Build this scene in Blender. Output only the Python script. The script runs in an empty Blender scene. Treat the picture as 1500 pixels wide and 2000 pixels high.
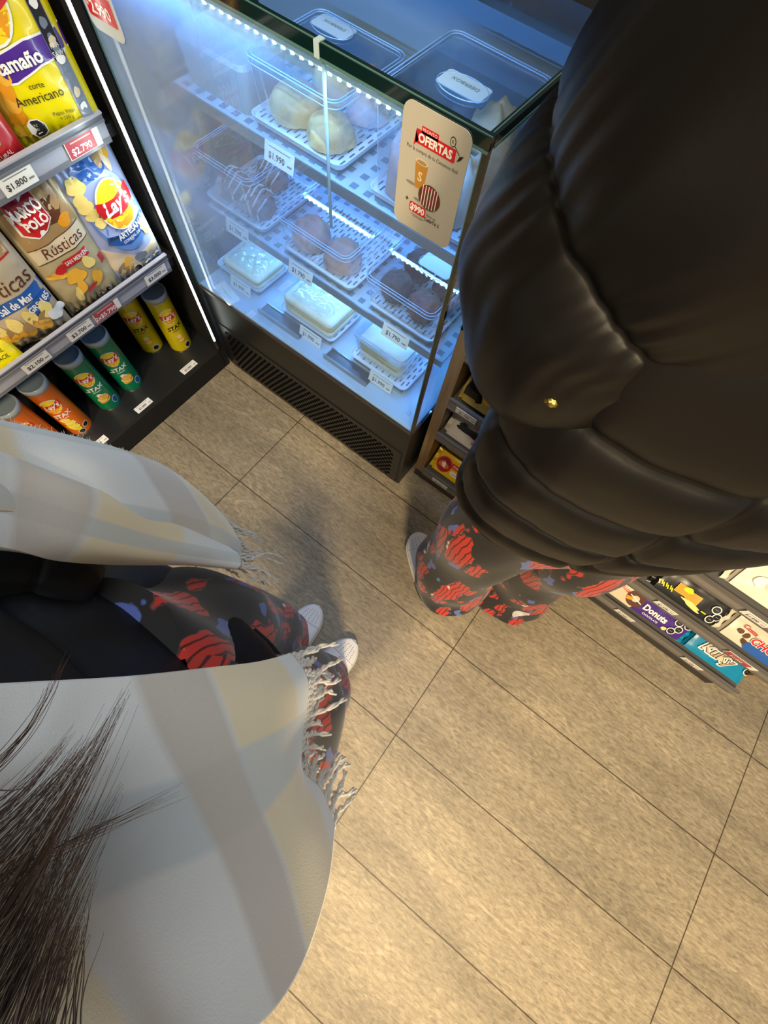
import bpy, bmesh, math, random
from mathutils import Vector, Matrix, noise
random.seed(7)
sc = bpy.context.scene
COL = sc.collection
PI = math.pi

# ------------------------------------------------------------------ camera, world, lights
cam_d = bpy.data.cameras.new('camera'); cam = bpy.data.objects.new('camera', cam_d); COL.objects.link(cam)
cam_d.sensor_fit = 'VERTICAL'; cam_d.sensor_height = 24.0; cam_d.lens = 823.5 / 2000 * 24
cam_d.clip_start = 0.01
cam.matrix_world = Matrix(((0.79199681, -0.59283393, 0.14590747, 0.66763),
                           (0.60624348, 0.73539916, -0.30274892, -0.51614),
                           (0.0721796, 0.32823163, 0.9418355, 1.36475),
                           (0, 0, 0, 1)))
sc.camera = cam
w = bpy.data.worlds.new('world'); sc.world = w; w.use_nodes = True
w.node_tree.nodes['Background'].inputs[0].default_value = (0.95, 0.93, 0.9, 1)
w.node_tree.nodes['Background'].inputs[1].default_value = 0.3
sc.view_settings.view_transform = 'Standard'; sc.view_settings.look = 'None'
sc.view_settings.gamma = 1.0; sc.view_settings.exposure = 0.0; sc.view_settings.use_curve_mapping = False

def light(name, kind, loc, target, energy, color, **kw):
    d = bpy.data.lights.new(name, kind); d.energy = energy; d.color = color
    for k, v in kw.items(): setattr(d, k, v)
    o = bpy.data.objects.new(name, d); COL.objects.link(o); o.location = loc
    o.rotation_euler = (Vector(target) - Vector(loc)).to_track_quat('-Z', 'Y').to_euler()
    return o
WARM = (1.0, 0.77, 0.46)
LED = (0.10, 0.37, 1.0)
light('ceiling_spot_key', 'SPOT', (0.60, -1.10, 2.7), (0.62, -0.95, 0), 78, WARM, spot_size=1.5, spot_blend=0.7, shadow_soft_size=0.06)
light('ceiling_lamp_right', 'AREA', (1.9, -1.7, 2.7), (1.2, -0.8, 0), 95, WARM, shape='DISK', size=0.35)
light('ceiling_lamp_front', 'AREA', (0.6, -2.3, 2.7), (0.9, -1.4, 0.0), 70, (1, .80, .52), shape='DISK', size=0.5)
light('scarf_fill_light', 'AREA', (0.75, -0.15, 2.7), (0.65, -0.6, 0.9), 15, (.9, .95, 1), shape='DISK', size=0.5)  # cool fill added to brighten the scarf, no lamp known there
light('ceiling_lamp_shelf', 'AREA', (-0.1, -0.55, 2.7), (-0.4, -0.3, 0.4), 2, (1, .95, .88), shape='DISK', size=0.3)

# ------------------------------------------------------------------ materials
MATS = {}
def mat(name, col=(0.5, 0.5, 0.5), rough=0.5, metal=0.0, emit=None, es=1.0, spec=0.5, bump=None, var=None, coat=0.0, sheen=0.0, trans=0.0):
    if name in MATS: return MATS[name]
    m = bpy.data.materials.new(name); m.use_nodes = True; nt = m.node_tree; b = nt.nodes['Principled BSDF']
    b.inputs['Base Color'].default_value = (*col, 1); b.inputs['Roughness'].default_value = rough
    b.inputs['Metallic'].default_value = metal; b.inputs['Specular IOR Level'].default_value = spec
    b.inputs['Coat Weight'].default_value = coat; b.inputs['Sheen Weight'].default_value = sheen
    if emit: b.inputs['Emission Color'].default_value = (*emit, 1); b.inputs['Emission Strength'].default_value = es
    tc = nt.nodes.new('ShaderNodeTexCoord')
    if bump:
        n = nt.nodes.new('ShaderNodeTexNoise'); n.inputs['Scale'].default_value = bump[0]; n.inputs['Detail'].default_value = 4
        nt.links.new(tc.outputs['Object'], n.inputs['Vector'])
        bp = nt.nodes.new('ShaderNodeBump'); bp.inputs['Strength'].default_value = bump[1]; bp.inputs['Distance'].default_value = bump[2]
        nt.links.new(n.outputs['Fac'], bp.inputs['Height']); nt.links.new(bp.outputs['Normal'], b.inputs['Normal'])
    if var:
        n = nt.nodes.new('ShaderNodeTexNoise'); n.inputs['Scale'].default_value = var[0]; n.inputs['Detail'].default_value = 5
        nt.links.new(tc.outputs['Object'], n.inputs['Vector'])
        r = nt.nodes.new('ShaderNodeValToRGB'); r.color_ramp.elements[0].position = 0.35; r.color_ramp.elements[1].position = 0.68
        r.color_ramp.elements[0].color = (*col, 1); r.color_ramp.elements[1].color = (*var[1], 1)
        nt.links.new(n.outputs['Fac'], r.inputs[0]); nt.links.new(r.outputs[0], b.inputs['Base Color'])
    MATS[name] = m; return m

def thin_glass(name, tint=(0.9, 0.97, 0.97), fog=None, rough=0.02, refl=1.0):
    m = bpy.data.materials.new(name); m.use_nodes = True; nt = m.node_tree; N = nt.nodes; L = nt.links
    for n in list(N): N.remove(n)
    out = N.new('ShaderNodeOutputMaterial'); tr = N.new('ShaderNodeBsdfTransparent'); tr.inputs[0].default_value = (*tint, 1)
    gl = N.new('ShaderNodeBsdfGlossy'); gl.inputs['Roughness'].default_value = rough; gl.inputs[0].default_value = (1, 1, 1, 1)
    fr = N.new('ShaderNodeFresnel'); ge = N.new('ShaderNodeNewGeometry'); io = N.new('ShaderNodeMapRange')   # same index on both faces of the sheet
    io.inputs[3].default_value = 1.45; io.inputs[4].default_value = 1/1.45; L.new(ge.outputs['Backfacing'], io.inputs[0]); L.new(io.outputs[0], fr.inputs[0])
    mu = N.new('ShaderNodeMath'); mu.operation = 'MULTIPLY'; mu.inputs[1].default_value = refl; L.new(fr.outputs[0], mu.inputs[0])
    mx = N.new('ShaderNodeMixShader'); L.new(mu.outputs[0], mx.inputs[0]); L.new(tr.outputs[0], mx.inputs[1]); L.new(gl.outputs[0], mx.inputs[2])
    last = mx
    if fog:
        df = N.new('ShaderNodeBsdfTranslucent'); df.inputs[0].default_value = (0.6, 0.72, 0.86, 1)
        d2 = N.new('ShaderNodeBsdfDiffuse'); d2.inputs[0].default_value = (0.42, 0.5, 0.56, 1)
        dm = N.new('ShaderNodeMixShader'); dm.inputs[0].default_value = 0.5; L.new(df.outputs[0], dm.inputs[1]); L.new(d2.outputs[0], dm.inputs[2])
        tc = N.new('ShaderNodeTexCoord'); sp = N.new('ShaderNodeSeparateXYZ'); L.new(tc.outputs['Object'], sp.inputs[0])
        mr = N.new('ShaderNodeMapRange'); mr.inputs[1].default_value = fog[0]; mr.inputs[2].default_value = fog[1]; mr.inputs[3].default_value = fog[2]; mr.inputs[4].default_value = fog[3]
        mr.interpolation_type = 'SMOOTHSTEP'
        L.new(sp.outputs['X'], mr.inputs[0])
        zr = N.new('ShaderNodeMapRange'); zr.inputs[1].default_value = 0.36; zr.inputs[2].default_value = 0.75; zr.inputs[3].default_value = 0.45; zr.inputs[4].default_value = 1.0
        L.new(sp.outputs['Z'], zr.inputs[0])
        no = N.new('ShaderNodeTexNoise'); no.inputs['Scale'].default_value = 5; no.inputs['Detail'].default_value = 4; L.new(tc.outputs['Object'], no.inputs['Vector'])
        nr = N.new('ShaderNodeMapRange'); nr.inputs[1].default_value = 0.3; nr.inputs[2].default_value = 0.7; nr.inputs[3].default_value = 0.55; nr.inputs[4].default_value = 1.15; L.new(no.outputs['Fac'], nr.inputs[0])
        a = N.new('ShaderNodeMath'); a.operation = 'MULTIPLY'; L.new(mr.outputs[0], a.inputs[0]); L.new(zr.outputs[0], a.inputs[1])
        b = N.new('ShaderNodeMath'); b.operation = 'MULTIPLY'; L.new(a.outputs[0], b.inputs[0]); L.new(nr.outputs[0], b.inputs[1])
        m2 = N.new('ShaderNodeMixShader'); L.new(b.outputs[0], m2.inputs[0]); L.new(mx.outputs[0], m2.inputs[1]); L.new(dm.outputs[0], m2.inputs[2]); last = m2
    L.new(last.outputs[0], out.inputs[0]); MATS[name] = m; return m

BLACK = mat('black_steel', (0.012, 0.012, 0.012), 0.38)
BLACKM = mat('black_matte', (0.004, 0.004, 0.004), 0.8)
SLOT = mat('vent_opening_black', (0.0015, 0.0015, 0.0015), 1.0, spec=0.0)
WHITE = mat('white_plastic', (0.78, 0.8, 0.8), 0.4)
PAPER = mat('paper_white', (0.8, 0.79, 0.74), 0.6)
INK = mat('ink_black', (0.015, 0.015, 0.015), 0.6)
INKG = mat('ink_grey', (0.2, 0.2, 0.2), 0.6)
PLED = mat('led_white', (1, 1, 1), 0.4, emit=(0.5, 0.8, 1.0), es=45)
PLED2 = mat('led_profile_white', (1, 1, 1), 0.4, emit=(0.86, 1.0, 0.94), es=7)
EDGE = mat('glass_edge_green', (0.003, 0.016, 0.017), 0.08, coat=1.0)
EDGEL = mat('glass_edge_pale', (0.09, 0.2, 0.2), 0.12, coat=1.0)
STEEL = mat('brushed_steel', (0.5, 0.5, 0.5), 0.25, metal=1.0)
CASEW = mat('white_enamel', (0.42, 0.52, 0.62), 0.35)
RAIL = mat('ticket_rail_grey', (0.16, 0.17, 0.2), 0.3)
RAILL = mat('ticket_rail_light', (0.36, 0.37, 0.43), 0.28)
SHELFG = mat('shelf_grey', (0.1, 0.1, 0.1), 0.5)
GLASS = thin_glass('clear_glass', (0.86, 0.95, 0.99))
FOG = thin_glass('misted_glass', (0.86, 0.95, 0.99), fog=(-0.36, 0.24, 0.62, 0.10))
PET = thin_glass('clear_plastic', (0.93, 0.96, 0.99), rough=0.03, refl=2.2)
FILM = thin_glass('cling_film', (0.96, 0.98, 0.99), rough=0.12, refl=2.2)
PETRIM = mat('clear_plastic_rim', (0.35, 0.5, 0.75), 0.15, coat=1.0, spec=1.0)

# ------------------------------------------------------------------ mesh helpers
class MB:
    def __init__(s): s.v = []; s.f = []; s.m = []; s.mats = []; s.sm = []; s.uv = None
    def mi(s, m):
        if m not in s.mats: s.mats.append(m)
        return s.mats.index(m)
    def add(s, vs, fs, m, smooth=False):
        k = len(s.v); s.v += [Vector(v) for v in vs]; i = s.mi(m)
        for f in fs: s.f.append([k + a for a in f]); s.m.append(i); s.sm.append(smooth)
        return s
    def box(s, a, b, m, bev=0):
        x0, y0, z0 = a; x1, y1, z1 = b
        vs = [(x0,y0,z0),(x1,y0,z0),(x1,y1,z0),(x0,y1,z0),(x0,y0,z1),(x1,y0,z1),(x1,y1,z1),(x0,y1,z1)]
        return s.add(vs, [(3,2,1,0),(4,5,6,7),(0,1,5,4),(1,2,6,5),(2,3,7,6),(3,0,4,7)], m)
    def grid(s, fn, nu, nv, m, smooth=True, closeu=False):
        vs = [fn(i / nu, j / nv) for j in range(nv + 1) for i in range(nu + (0 if closeu else 1))]
        W = nu if closeu else nu + 1; fs = []
        for j in range(nv):
            for i in range(nu):
                a = j * W + i; b = j * W + (i + 1) % W; fs.append((a, b, b + W, a + W))
        return s.add(vs, fs, m, smooth)
    def tube(s, pts, r, m, n=8, r1=None, cap=True):
        pts = [Vector(p) for p in pts]; K = len(pts); vs = []; up = Vector((0.13, 0.37, 0.92)).normalized()
        for i, p in enumerate(pts):
            d = (pts[min(i + 1, K - 1)] - pts[max(i - 1, 0)]); d = d.normalized() if d.length > 0 else Vector((0, 0, 1))
            a = d.cross(up); a = a.normalized() if a.length > 1e-4 else Vector((1, 0, 0)); b = d.cross(a)
            rr = r if r1 is None else r + (r1 - r) * i / (K - 1)
            for k in range(n): t = 2 * PI * k / n; vs.append(p + a * rr * math.cos(t) + b * rr * math.sin(t))
        fs = [(i * n + k, i * n + (k + 1) % n, (i + 1) * n + (k + 1) % n, (i + 1) * n + k) for i in range(K - 1) for k in range(n)]
        if cap: fs += [tuple(range(n))[::-1], tuple((K - 1) * n + k for k in range(n))]
        return s.add(vs, fs, m, True)
    def build(s, name, parent=None, solid=None, loc=None):
        me = bpy.data.meshes.new(name)
        org = Vector(loc) if loc else Vector((0, 0, 0))
        me.from_pydata([v - org for v in s.v], [], s.f)
        for m in s.mats: me.materials.append(m)
        for p, i, sm in zip(me.polygons, s.m, s.sm): p.material_index = i; p.use_smooth = sm
        if s.uv:
            ul = me.uv_layers.new(name='UVMap')
            for l in me.loops: ul.data[l.index].uv = s.uv[l.vertex_index] if l.vertex_index < len(s.uv) else (0, 0)
        me.update()
        o = bpy.data.objects.new(name, me); COL.objects.link(o); o.location = org
        if parent: o.parent = parent
        if solid:
            md = o.modifiers.new('thickness', 'SOLIDIFY'); md.thickness = solid; md.offset = 0
        return o
def tag(o, label, cat, group=None, kind=None):
    if kind: o['kind'] = kind
    if label: o['label'] = label
    if cat: o['category'] = cat
    if group: o['group'] = group
    return o
def thing(name, loc, label, cat, group=None):
    o = bpy.data.objects.new(name, None); COL.objects.link(o); o.location = loc; o.empty_display_size = 0.02
    tag(o, label, cat, group); bpy.context.view_layer.update(); return o
def put(mb, name, root):      # child mesh given in world coordinates
    o = mb.build(name); o.parent = root; o.matrix_parent_inverse = Matrix.Translation(root.location).inverted(); return o
def struct(o): o['kind'] = 'structure'; return o

class Frame:                  # flat frame: u right, v up, lifted along n
    def __init__(s, o, u, v, bulge=None):
        s.o = Vector(o); s.u = Vector(u).normalized(); s.v = Vector(v).normalized(); s.n = s.u.cross(s.v); s.b = bulge
    def __call__(s, x, y, h=0):
        d = s.b(x, y) if s.b else 0
        return s.o + s.u * x + s.v * y + s.n * (d + h)
_tc = {}
def text2d(txt, size, shear=0, bold=0.0, cond=1.0):
    k = (txt, round(size, 5), shear, bold, cond)
    if k in _tc: return _tc[k]
    c = bpy.data.curves.new('t', 'FONT'); c.body = txt; c.size = size; c.shear = shear; c.offset = bold * size; c.align_x = 'CENTER'; c.align_y = 'CENTER'; c.resolution_u = 2; c.fill_mode = 'FRONT'
    o = bpy.data.objects.new('t', c); COL.objects.link(o)
    dg = bpy.context.evaluated_depsgraph_get(); me = bpy.data.meshes.new_from_object(o.evaluated_get(dg))
    vs = [(v.co.x * cond, v.co.y) for v in me.vertices]; fs = [tuple(p.vertices) for p in me.polygons]
    bpy.data.objects.remove(o); bpy.data.curves.remove(c); bpy.data.meshes.remove(me)
    _tc[k] = (vs, fs); return _tc[k]
def rot2(vs, a, cx, cy): ca, sa = math.cos(a), math.sin(a); return [(cx + x * ca - y * sa, cy + x * sa + y * ca) for x, y in vs]
def text(mb, F, txt, cx, cy, size, m, lift=0.001, rot=0, shear=0, bold=0.0, cond=1.0):
    vs, fs = text2d(txt, size, shear, bold, cond)
    mb.add([F(x, y, lift) for x, y in rot2(vs, rot, cx, cy)], fs, m)
def poly(mb, F, pts, m, lift=0.0005, sub=0.012):
    cx = sum(p[0] for p in pts) / len(pts); cy = sum(p[1] for p in pts) / len(pts)
    R = max(math.hypot(p[0] - cx, p[1] - cy) for p in pts); K = max(1, int(R / sub)); q = []
    for i, p in enumerate(pts):           # subdivide outline
        r = pts[(i + 1) % len(pts)]; n = max(1, int(math.hypot(r[0] - p[0], r[1] - p[1]) / sub))
        q += [(p[0] + (r[0] - p[0]) * k / n, p[1] + (r[1] - p[1]) * k / n) for k in range(n)]
    n = len(q); vs = [F(cx, cy, lift)]; fs = []
    for k in range(1, K + 1): vs += [F(cx + (x - cx) * k / K, cy + (y - cy) * k / K, lift) for x, y in q]
    for i in range(n): fs.append((0, 1 + i, 1 + (i + 1) % n))
    for k in range(K - 1):
        for i in range(n): a = 1 + k * n + i; b = 1 + k * n + (i + 1) % n; fs.append((a, a + n, b + n, b))
    mb.add(vs, fs, m, True)
def rect(mb, F, cx, cy, w, h, m, lift=0.0005, rot=0): poly(mb, F, rot2([(-w/2,-h/2),(w/2,-h/2),(w/2,h/2),(-w/2,h/2)], rot, cx, cy), m, lift)
def ell(mb, F, cx, cy, a, b, m, lift=0.0005, rot=0, n=28): poly(mb, F, rot2([(a*math.cos(2*PI*k/n), b*math.sin(2*PI*k/n)) for k in range(n)], rot, cx, cy), m, lift)
def rrect_pts(w, h, r, n=5):
    pts = []
    for cx, cy, a0 in ((w/2-r, h/2-r, 0), (-w/2+r, h/2-r, PI/2), (-w/2+r, -h/2+r, PI), (w/2-r, -h/2+r, 1.5*PI)):
        pts += [(cx + r*math.cos(a0 + PI/2*k/n), cy + r*math.sin(a0 + PI/2*k/n)) for k in range(n + 1)]
    return pts
def rrect(mb, F, cx, cy, w, h, r, m, lift=0.0005, rot=0): poly(mb, F, rot2(rrect_pts(w, h, r), rot, cx, cy), m, lift)
def blob(mb, F, cx, cy, a, b, m, lift, rot=0, seed=0, amp=0.18, n=22):
    rr = random.Random(seed); ph = [rr.uniform(0, 6.28) for _ in range(4)]
    pts = []
    for k in range(n):
        t = 2*PI*k/n; s = 1 + amp*(math.sin(2*t+ph[0])*.5 + math.sin(3*t+ph[1])*.4 + math.sin(5*t+ph[2])*.25)
        pts.append((a*s*math.cos(t), b*s*math.sin(t)))
    poly(mb, F, rot2(pts, rot, cx, cy), m, lift)
def octagon(mb, F, cx, cy, r, lift=0.0012, rot=0):
    ell(mb, F, cx, cy, r, r, MATS['art_white'], lift, rot + PI/8, n=8); ell(mb, F, cx, cy, r*.86, r*.86, INK, lift+.0003, rot + PI/8, n=8)
    text(mb, F, 'ALTO EN', cx, cy + r*.3, r*.34, MATS['art_white'], lift+.0006, rot); text(mb, F, 'CALORÍAS', cx, cy - r*.05, r*.32, MATS['art_white'], lift+.0006, rot)
    rect(mb, F, cx, cy - r*.45, r*.5, r*.1, MATS['art_white'], lift+.0006, rot)

def art(n, c, r=0.3): return mat('art_' + n, c, r, coat=0.25)
AW = art('white', (0.8, 0.8, 0.78)); AR = art('red', (0.55, 0.012, 0.02)); AY = art('yellow', (0.82, 0.62, 0.01)); AO = art('amber', (0.75, 0.3, 0.01))
AB = art('blue', (0.12, 0.25, 0.62)); AD = art('deep_blue', (0.02, 0.1, 0.38)); AP = art('purple', (0.07, 0.02, 0.25)); AG = art('green', (0.0, 0.2, 0.08))
AOR = art('orange', (0.75, 0.13, 0.004)); ACR = art('cream', (0.66, 0.55, 0.38)); ABR = art('brown', (0.1, 0.035, 0.015)); ATN = art('tan', (0.36, 0.23, 0.1))
ACH = art('chip_gold', (0.8, 0.42, 0.04)); ACL = art('chip_light', (0.85, 0.68, 0.22)); AK = art('black', (0.012, 0.012, 0.012)); AT = art('turquoise', (0.0, 0.25, 0.42))
ALY = art('lime_yellow', (0.72, 0.68, 0.0)); AMR = art('maroon', (0.25, 0.01, 0.03)); APB = art('pale_blue', (0.36, 0.45, 0.78)); ASL = art('slate', (0.18, 0.22, 0.28))

def lays_logo(mb, F, cx, cy, r, rot=0, lift=0.001):
    def P(x, y): return rot2([(x*r, y*r)], rot, cx, cy)[0]
    ell(mb, F, cx, cy, r*.95, r*1.08, AW, lift, rot); ell(mb, F, cx, cy, r*.88, r*1.01, AY, lift+.0003, rot)
    poly(mb, F, [P(*q) for q in ((-.8,-.42),(-.45,-.9),(0,-1),(.45,-.9),(.82,-.35))], AO, lift+.0005)
    band = [(-1.0,.12),(-.93,.42),(-.5,.3),(0,.28),(.5,.42),(.95,.62),(1.02,.1),(.95,-.18),(.5,-.38),(0,-.5),(-.5,-.42),(-.9,-.28)]
    poly(mb, F, [P(*q) for q in band], AR, lift+.0008)
    x, y = P(0, .02); text(mb, F, "Lay's", x, y, r*.82, AW, lift+.0012, rot + 0.1, shear=.25, bold=.03, cond=.95)

# ------------------------------------------------------------------ setting
def floor_mat():
    m = bpy.data.materials.new('stone_tile'); m.use_nodes = True; nt = m.node_tree; N = nt.nodes; L = nt.links; b = N['Principled BSDF']
    g = N.new('ShaderNodeNewGeometry')
    br = N.new('ShaderNodeTexBrick'); br.offset = 0; br.squash = 1; br.inputs['Scale'].default_value = 1; br.inputs['Mortar Size'].default_value = 0.0016
    br.inputs['Brick Width'].default_value = 0.9; br.inputs['Row Height'].default_value = 0.3004; br.inputs['Mortar Smooth'].default_value = 0.1; br.inputs['Bias'].default_value = 0
    br.inputs[1].default_value = (0.95, 0.95, 0.95, 1); br.inputs[2].default_value = (1.08, 1.06, 1.04, 1); br.inputs[3].default_value = (0.22, 0.19, 0.15, 1)
    mp = N.new('ShaderNodeMapping'); mp.inputs['Location'].default_value = (9.0, 9.012, 0); L.new(g.outputs['Position'], mp.inputs[0]); L.new(mp.outputs[0], br.inputs[0])
    def noise_(sc_, det, vec, rough=.55, dist=0):
        n = N.new('ShaderNodeTexNoise'); n.inputs['Scale'].default_value = sc_; n.inputs['Detail'].default_value = det; n.inputs['Roughness'].default_value = rough; n.inputs['Distortion'].default_value = dist
        L.new(vec, n.inputs['Vector']); return n
    m1 = N.new('ShaderNodeMapping'); m1.inputs['Rotation'].default_value = (0, 0, 0.12); m1.inputs['Scale'].default_value = (0.8, 4.0, 1); L.new(g.outputs['Position'], m1.inputs[0])
    n1 = noise_(2.2, 7, m1.outputs[0], .62, .7)
    m2 = N.new('ShaderNodeMapping'); m2.inputs['Rotation'].default_value = (0, 0, -0.45); m2.inputs['Scale'].default_value = (0.8, 2.6, 1); L.new(g.outputs['Position'], m2.inputs[0])
    n2 = noise_(52, 6, m2.outputs[0], .7, .6)
    r1 = N.new('ShaderNodeValToRGB'); e = r1.color_ramp.elements; e[0].position = .3; e[0].color = (0.178, 0.150, 0.104, 1); e[1].position = .72; e[1].color = (0.315, 0.262, 0.178, 1)
    e2 = e.new(.5); e2.color = (0.245, 0.206, 0.141, 1); L.new(n1.outputs['Fac'], r1.inputs[0])
    r2 = N.new('ShaderNodeMapRange'); r2.inputs[1].default_value = .32; r2.inputs[2].default_value = .68; r2.inputs[3].default_value = .6; r2.inputs[4].default_value = 1.42; L.new(n2.outputs['Fac'], r2.inputs[0])
    # thin pale veins
    n3 = noise_(1.6, 3, m1.outputs[0], .5, 1.0); s3 = N.new('ShaderNodeMath'); s3.operation = 'SUBTRACT'; s3.inputs[1].default_value = .5; L.new(n3.outputs['Fac'], s3.inputs[0])
    a3 = N.new('ShaderNodeMath'); a3.operation = 'ABSOLUTE'; L.new(s3.outputs[0], a3.inputs[0])
    v3 = N.new('ShaderNodeMapRange'); v3.inputs[1].default_value = 0.0; v3.inputs[2].default_value = .006; v3.inputs[3].default_value = 1.28; v3.inputs[4].default_value = 1.0; L.new(a3.outputs[0], v3.inputs[0])
    def mulc(a, bsock):
        x = N.new('ShaderNodeVectorMath'); x.operation = 'MULTIPLY' if False else 'SCALE'; L.new(a, x.inputs[0]); L.new(bsock, x.inputs['Scale']); return x.outputs[0]
    c = mulc(r1.outputs[0], r2.outputs[0]); c = mulc(c, v3.outputs[0])
    x = N.new('ShaderNodeVectorMath'); x.operation = 'MULTIPLY'; L.new(c, x.inputs[0]); L.new(br.outputs['Color'], x.inputs[1]); L.new(x.outputs[0], b.inputs['Base Color'])
    b.inputs['Roughness'].default_value = .42; b.inputs['Specular IOR Level'].default_value = .4
    bp = N.new('ShaderNodeBump'); bp.inputs['Strength'].default_value = .35; bp.inputs['Distance'].default_value = .002; L.new(n2.outputs['Fac'], bp.inputs['Height'])
    bp2 = N.new('ShaderNodeBump'); bp2.invert = True; bp2.inputs['Strength'].default_value = .8; bp2.inputs['Distance'].default_value = .002; L.new(br.outputs['Fac'], bp2.inputs['Height']); L.new(bp.outputs[0], bp2.inputs['Normal'])
    L.new(bp2.outputs[0], b.inputs['Normal']); return m
struct(MB().box((-3, -4, -0.03), (4.5, 1.6, 0), floor_mat()).build('floor'))
DW = mat('dark_wall_paint', (0.02, 0.02, 0.022), 0.7, bump=(40, .1, .002))
struct(MB().box((-3, 0.95, 0), (1.72, 1.0, 2.8), DW).build('wall_back'))
struct(MB().box((-1.05, -4, 0), (-1.0, 0.949, 2.8), DW).build('wall_left'))

# ------------------------------------------------------------------ price tickets
def price_tag(F, txt, w, h, label, group, red=False, sub=True, name='price_tag', extra=None):
    mb = MB(); c = F.o
    T = 0.0012
    pts = [(-w/2,-h/2),(w/2,-h/2),(w/2,h/2),(-w/2,h/2)]
    vs = [F(x, y, 0) for x, y in pts] + [F(x, y, T) for x, y in pts]
    mb.add(vs, [(3,2,1,0),(4,5,6,7),(0,1,5,4),(1,2,6,5),(2,3,7,6),(3,0,4,7)], PAPER)
    if red:
        rect(mb, F, -w*.08, 0, w*.8, h*.94, mat('ticket_red', (0.42, 0.05, 0.07), .4), T + .0002)
        text(mb, F, txt, -w*.1, -h*.18, h*.5, PAPER, T + .0006, bold=.02); rect(mb, F, -w*.05, h*.28, w*.6, h*.06, MATS['art_cream'], T + .0005)
    else:
        text(mb, F, txt, -w*.08, -h*.12, h*.46, INK, T + .0004, bold=.015)
        rect(mb, F, 0, h*.3, w*.72, h*.05, INKG, T + .0003)
        if sub: rect(mb, F, w*.36, -h*.18, w*.16, h*.1, INKG, T + .0003)
    if extra: extra(mb, F, w, h, T)
    o = mb.build(name, loc=c); tag(o, label, 'price tag', group); return o

# ------------------------------------------------------------------ chip shelving on the left (front faces +x)
GX = -0.365
g = thing('display_shelving', (-0.58, -0.9, 0), 'black shelving unit of crisps with a lit edge, left of the glass case', 'shelving')
mb = MB().box((-0.80, -1.9, 0.0), (GX, 0.012, 0.085), BLACKM); mb.box((-0.82, -1.9, 0.085), (GX, 0.010, 0.1), mat('deck_black', (0.016, 0.017, 0.018), 0.35)); put(mb, 'base_deck', g)
put(MB().box((-0.85, -1.9, 0), (-0.82, 0.03, 2.1), BLACKM), 'back_panel', g)
put(MB().box((-0.819, 0.0105, 0.0), (GX, 0.029, 2.1), BLACKM).box((GX - .002, -0.004, 0.101), (GX + .001, 0.0105, 2.1), BLACKM), 'side_panel', g)
def shelf(z, name='shelf'):
    m = MB().box((-0.818, -1.89, z - .022), (GX - .012, 0.008, z), BLACK); put(m, name, g)
    F = Frame((GX, -0.95, z + .012), (0, 1, 0), (0.12, 0, 1))
    r = MB()
    for a, b, mm, d in ((-.034, -.024, RAIL, .003), (-.024, .004, RAILL, .0015), (.004, .008, RAIL, .005), (.008, .018, RAIL, .0025), (.018, .021, RAILL, .006)):
        vs = [F(x, y, h) for h in (-.004, d) for x, y in ((-.93, a), (.925, a), (.925, b), (-.93, b))]
        r.add(vs, [(3,2,1,0),(4,5,6,7),(0,1,5,4),(1,2,6,5),(2,3,7,6),(3,0,4,7)], mm)
    o = put(r, 'ticket_rail', g); return F
FS1 = shelf(0.772); FS2 = shelf(0.462)
led = MB().box((GX + .001, 0.0, 0.105), (GX + .007, 0.009, 2.05), mat('aluminium', (.5, .5, .5), .3, metal=1)); put(led, 'light_profile', g)
put(MB().box((GX + .007, 0.0015, 0.145), (GX + .0085, 0.0075, 2.04), PLED2), 'light_diffuser', g)
light('shelf_led_light', 'AREA', (GX + .012, -0.01, 0.6), (GX - 0.3, -0.6, 0.6), 1.1, (0.86, 1.0, 0.96), shape='RECTANGLE', size=0.008, size_y=0.9).rotation_euler = (Vector((-0.45, -0.85, 0))).to_track_quat('-Z', 'Z').to_euler()

for F0, y, txt, red, lab in ((FS1, -.085, '$2.790', True, 'red price ticket reading $2.790 on the upper crisp shelf rail'),
                        (FS1, -.235, '$1.800', False, 'white price ticket reading $1.800 on the upper crisp shelf rail'),
                        (FS2, -.075, '$3.000', False, 'white price ticket reading $3.000 above the yellow tubes'),
                        (FS2, -.238, '2x$5.790', True, 'red price ticket reading 2x$5.790 on the lower crisp shelf rail'),
                        (FS2, -.322, '$3.700', False, 'white price ticket reading $3.700 beside the red ticket'),
                        (FS2, -.450, '$2.100', False, 'white price ticket reading $2.100 above the orange tubes')):
    F = Frame(F0(y + .95, -.010, .0035), (0, 1, 0), (.12, 0, 1))
    price_tag(F, txt, .078 if red else .07, .034, lab, 'price tickets on the crisp shelf rails', red)
for k, (y, lab) in enumerate(((-.114, 'in front of the yellow tubes'), (-.316, 'in front of the green tubes'), (-.50, 'half under the scarf'))):
    price_tag(Frame((-.382, y, .1003), (0, 1, 0), (-1, 0, .05)), '$3.880', .062, .024, 'small white price ticket on the black deck ' + lab, 'price tickets on the black deck')

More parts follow.
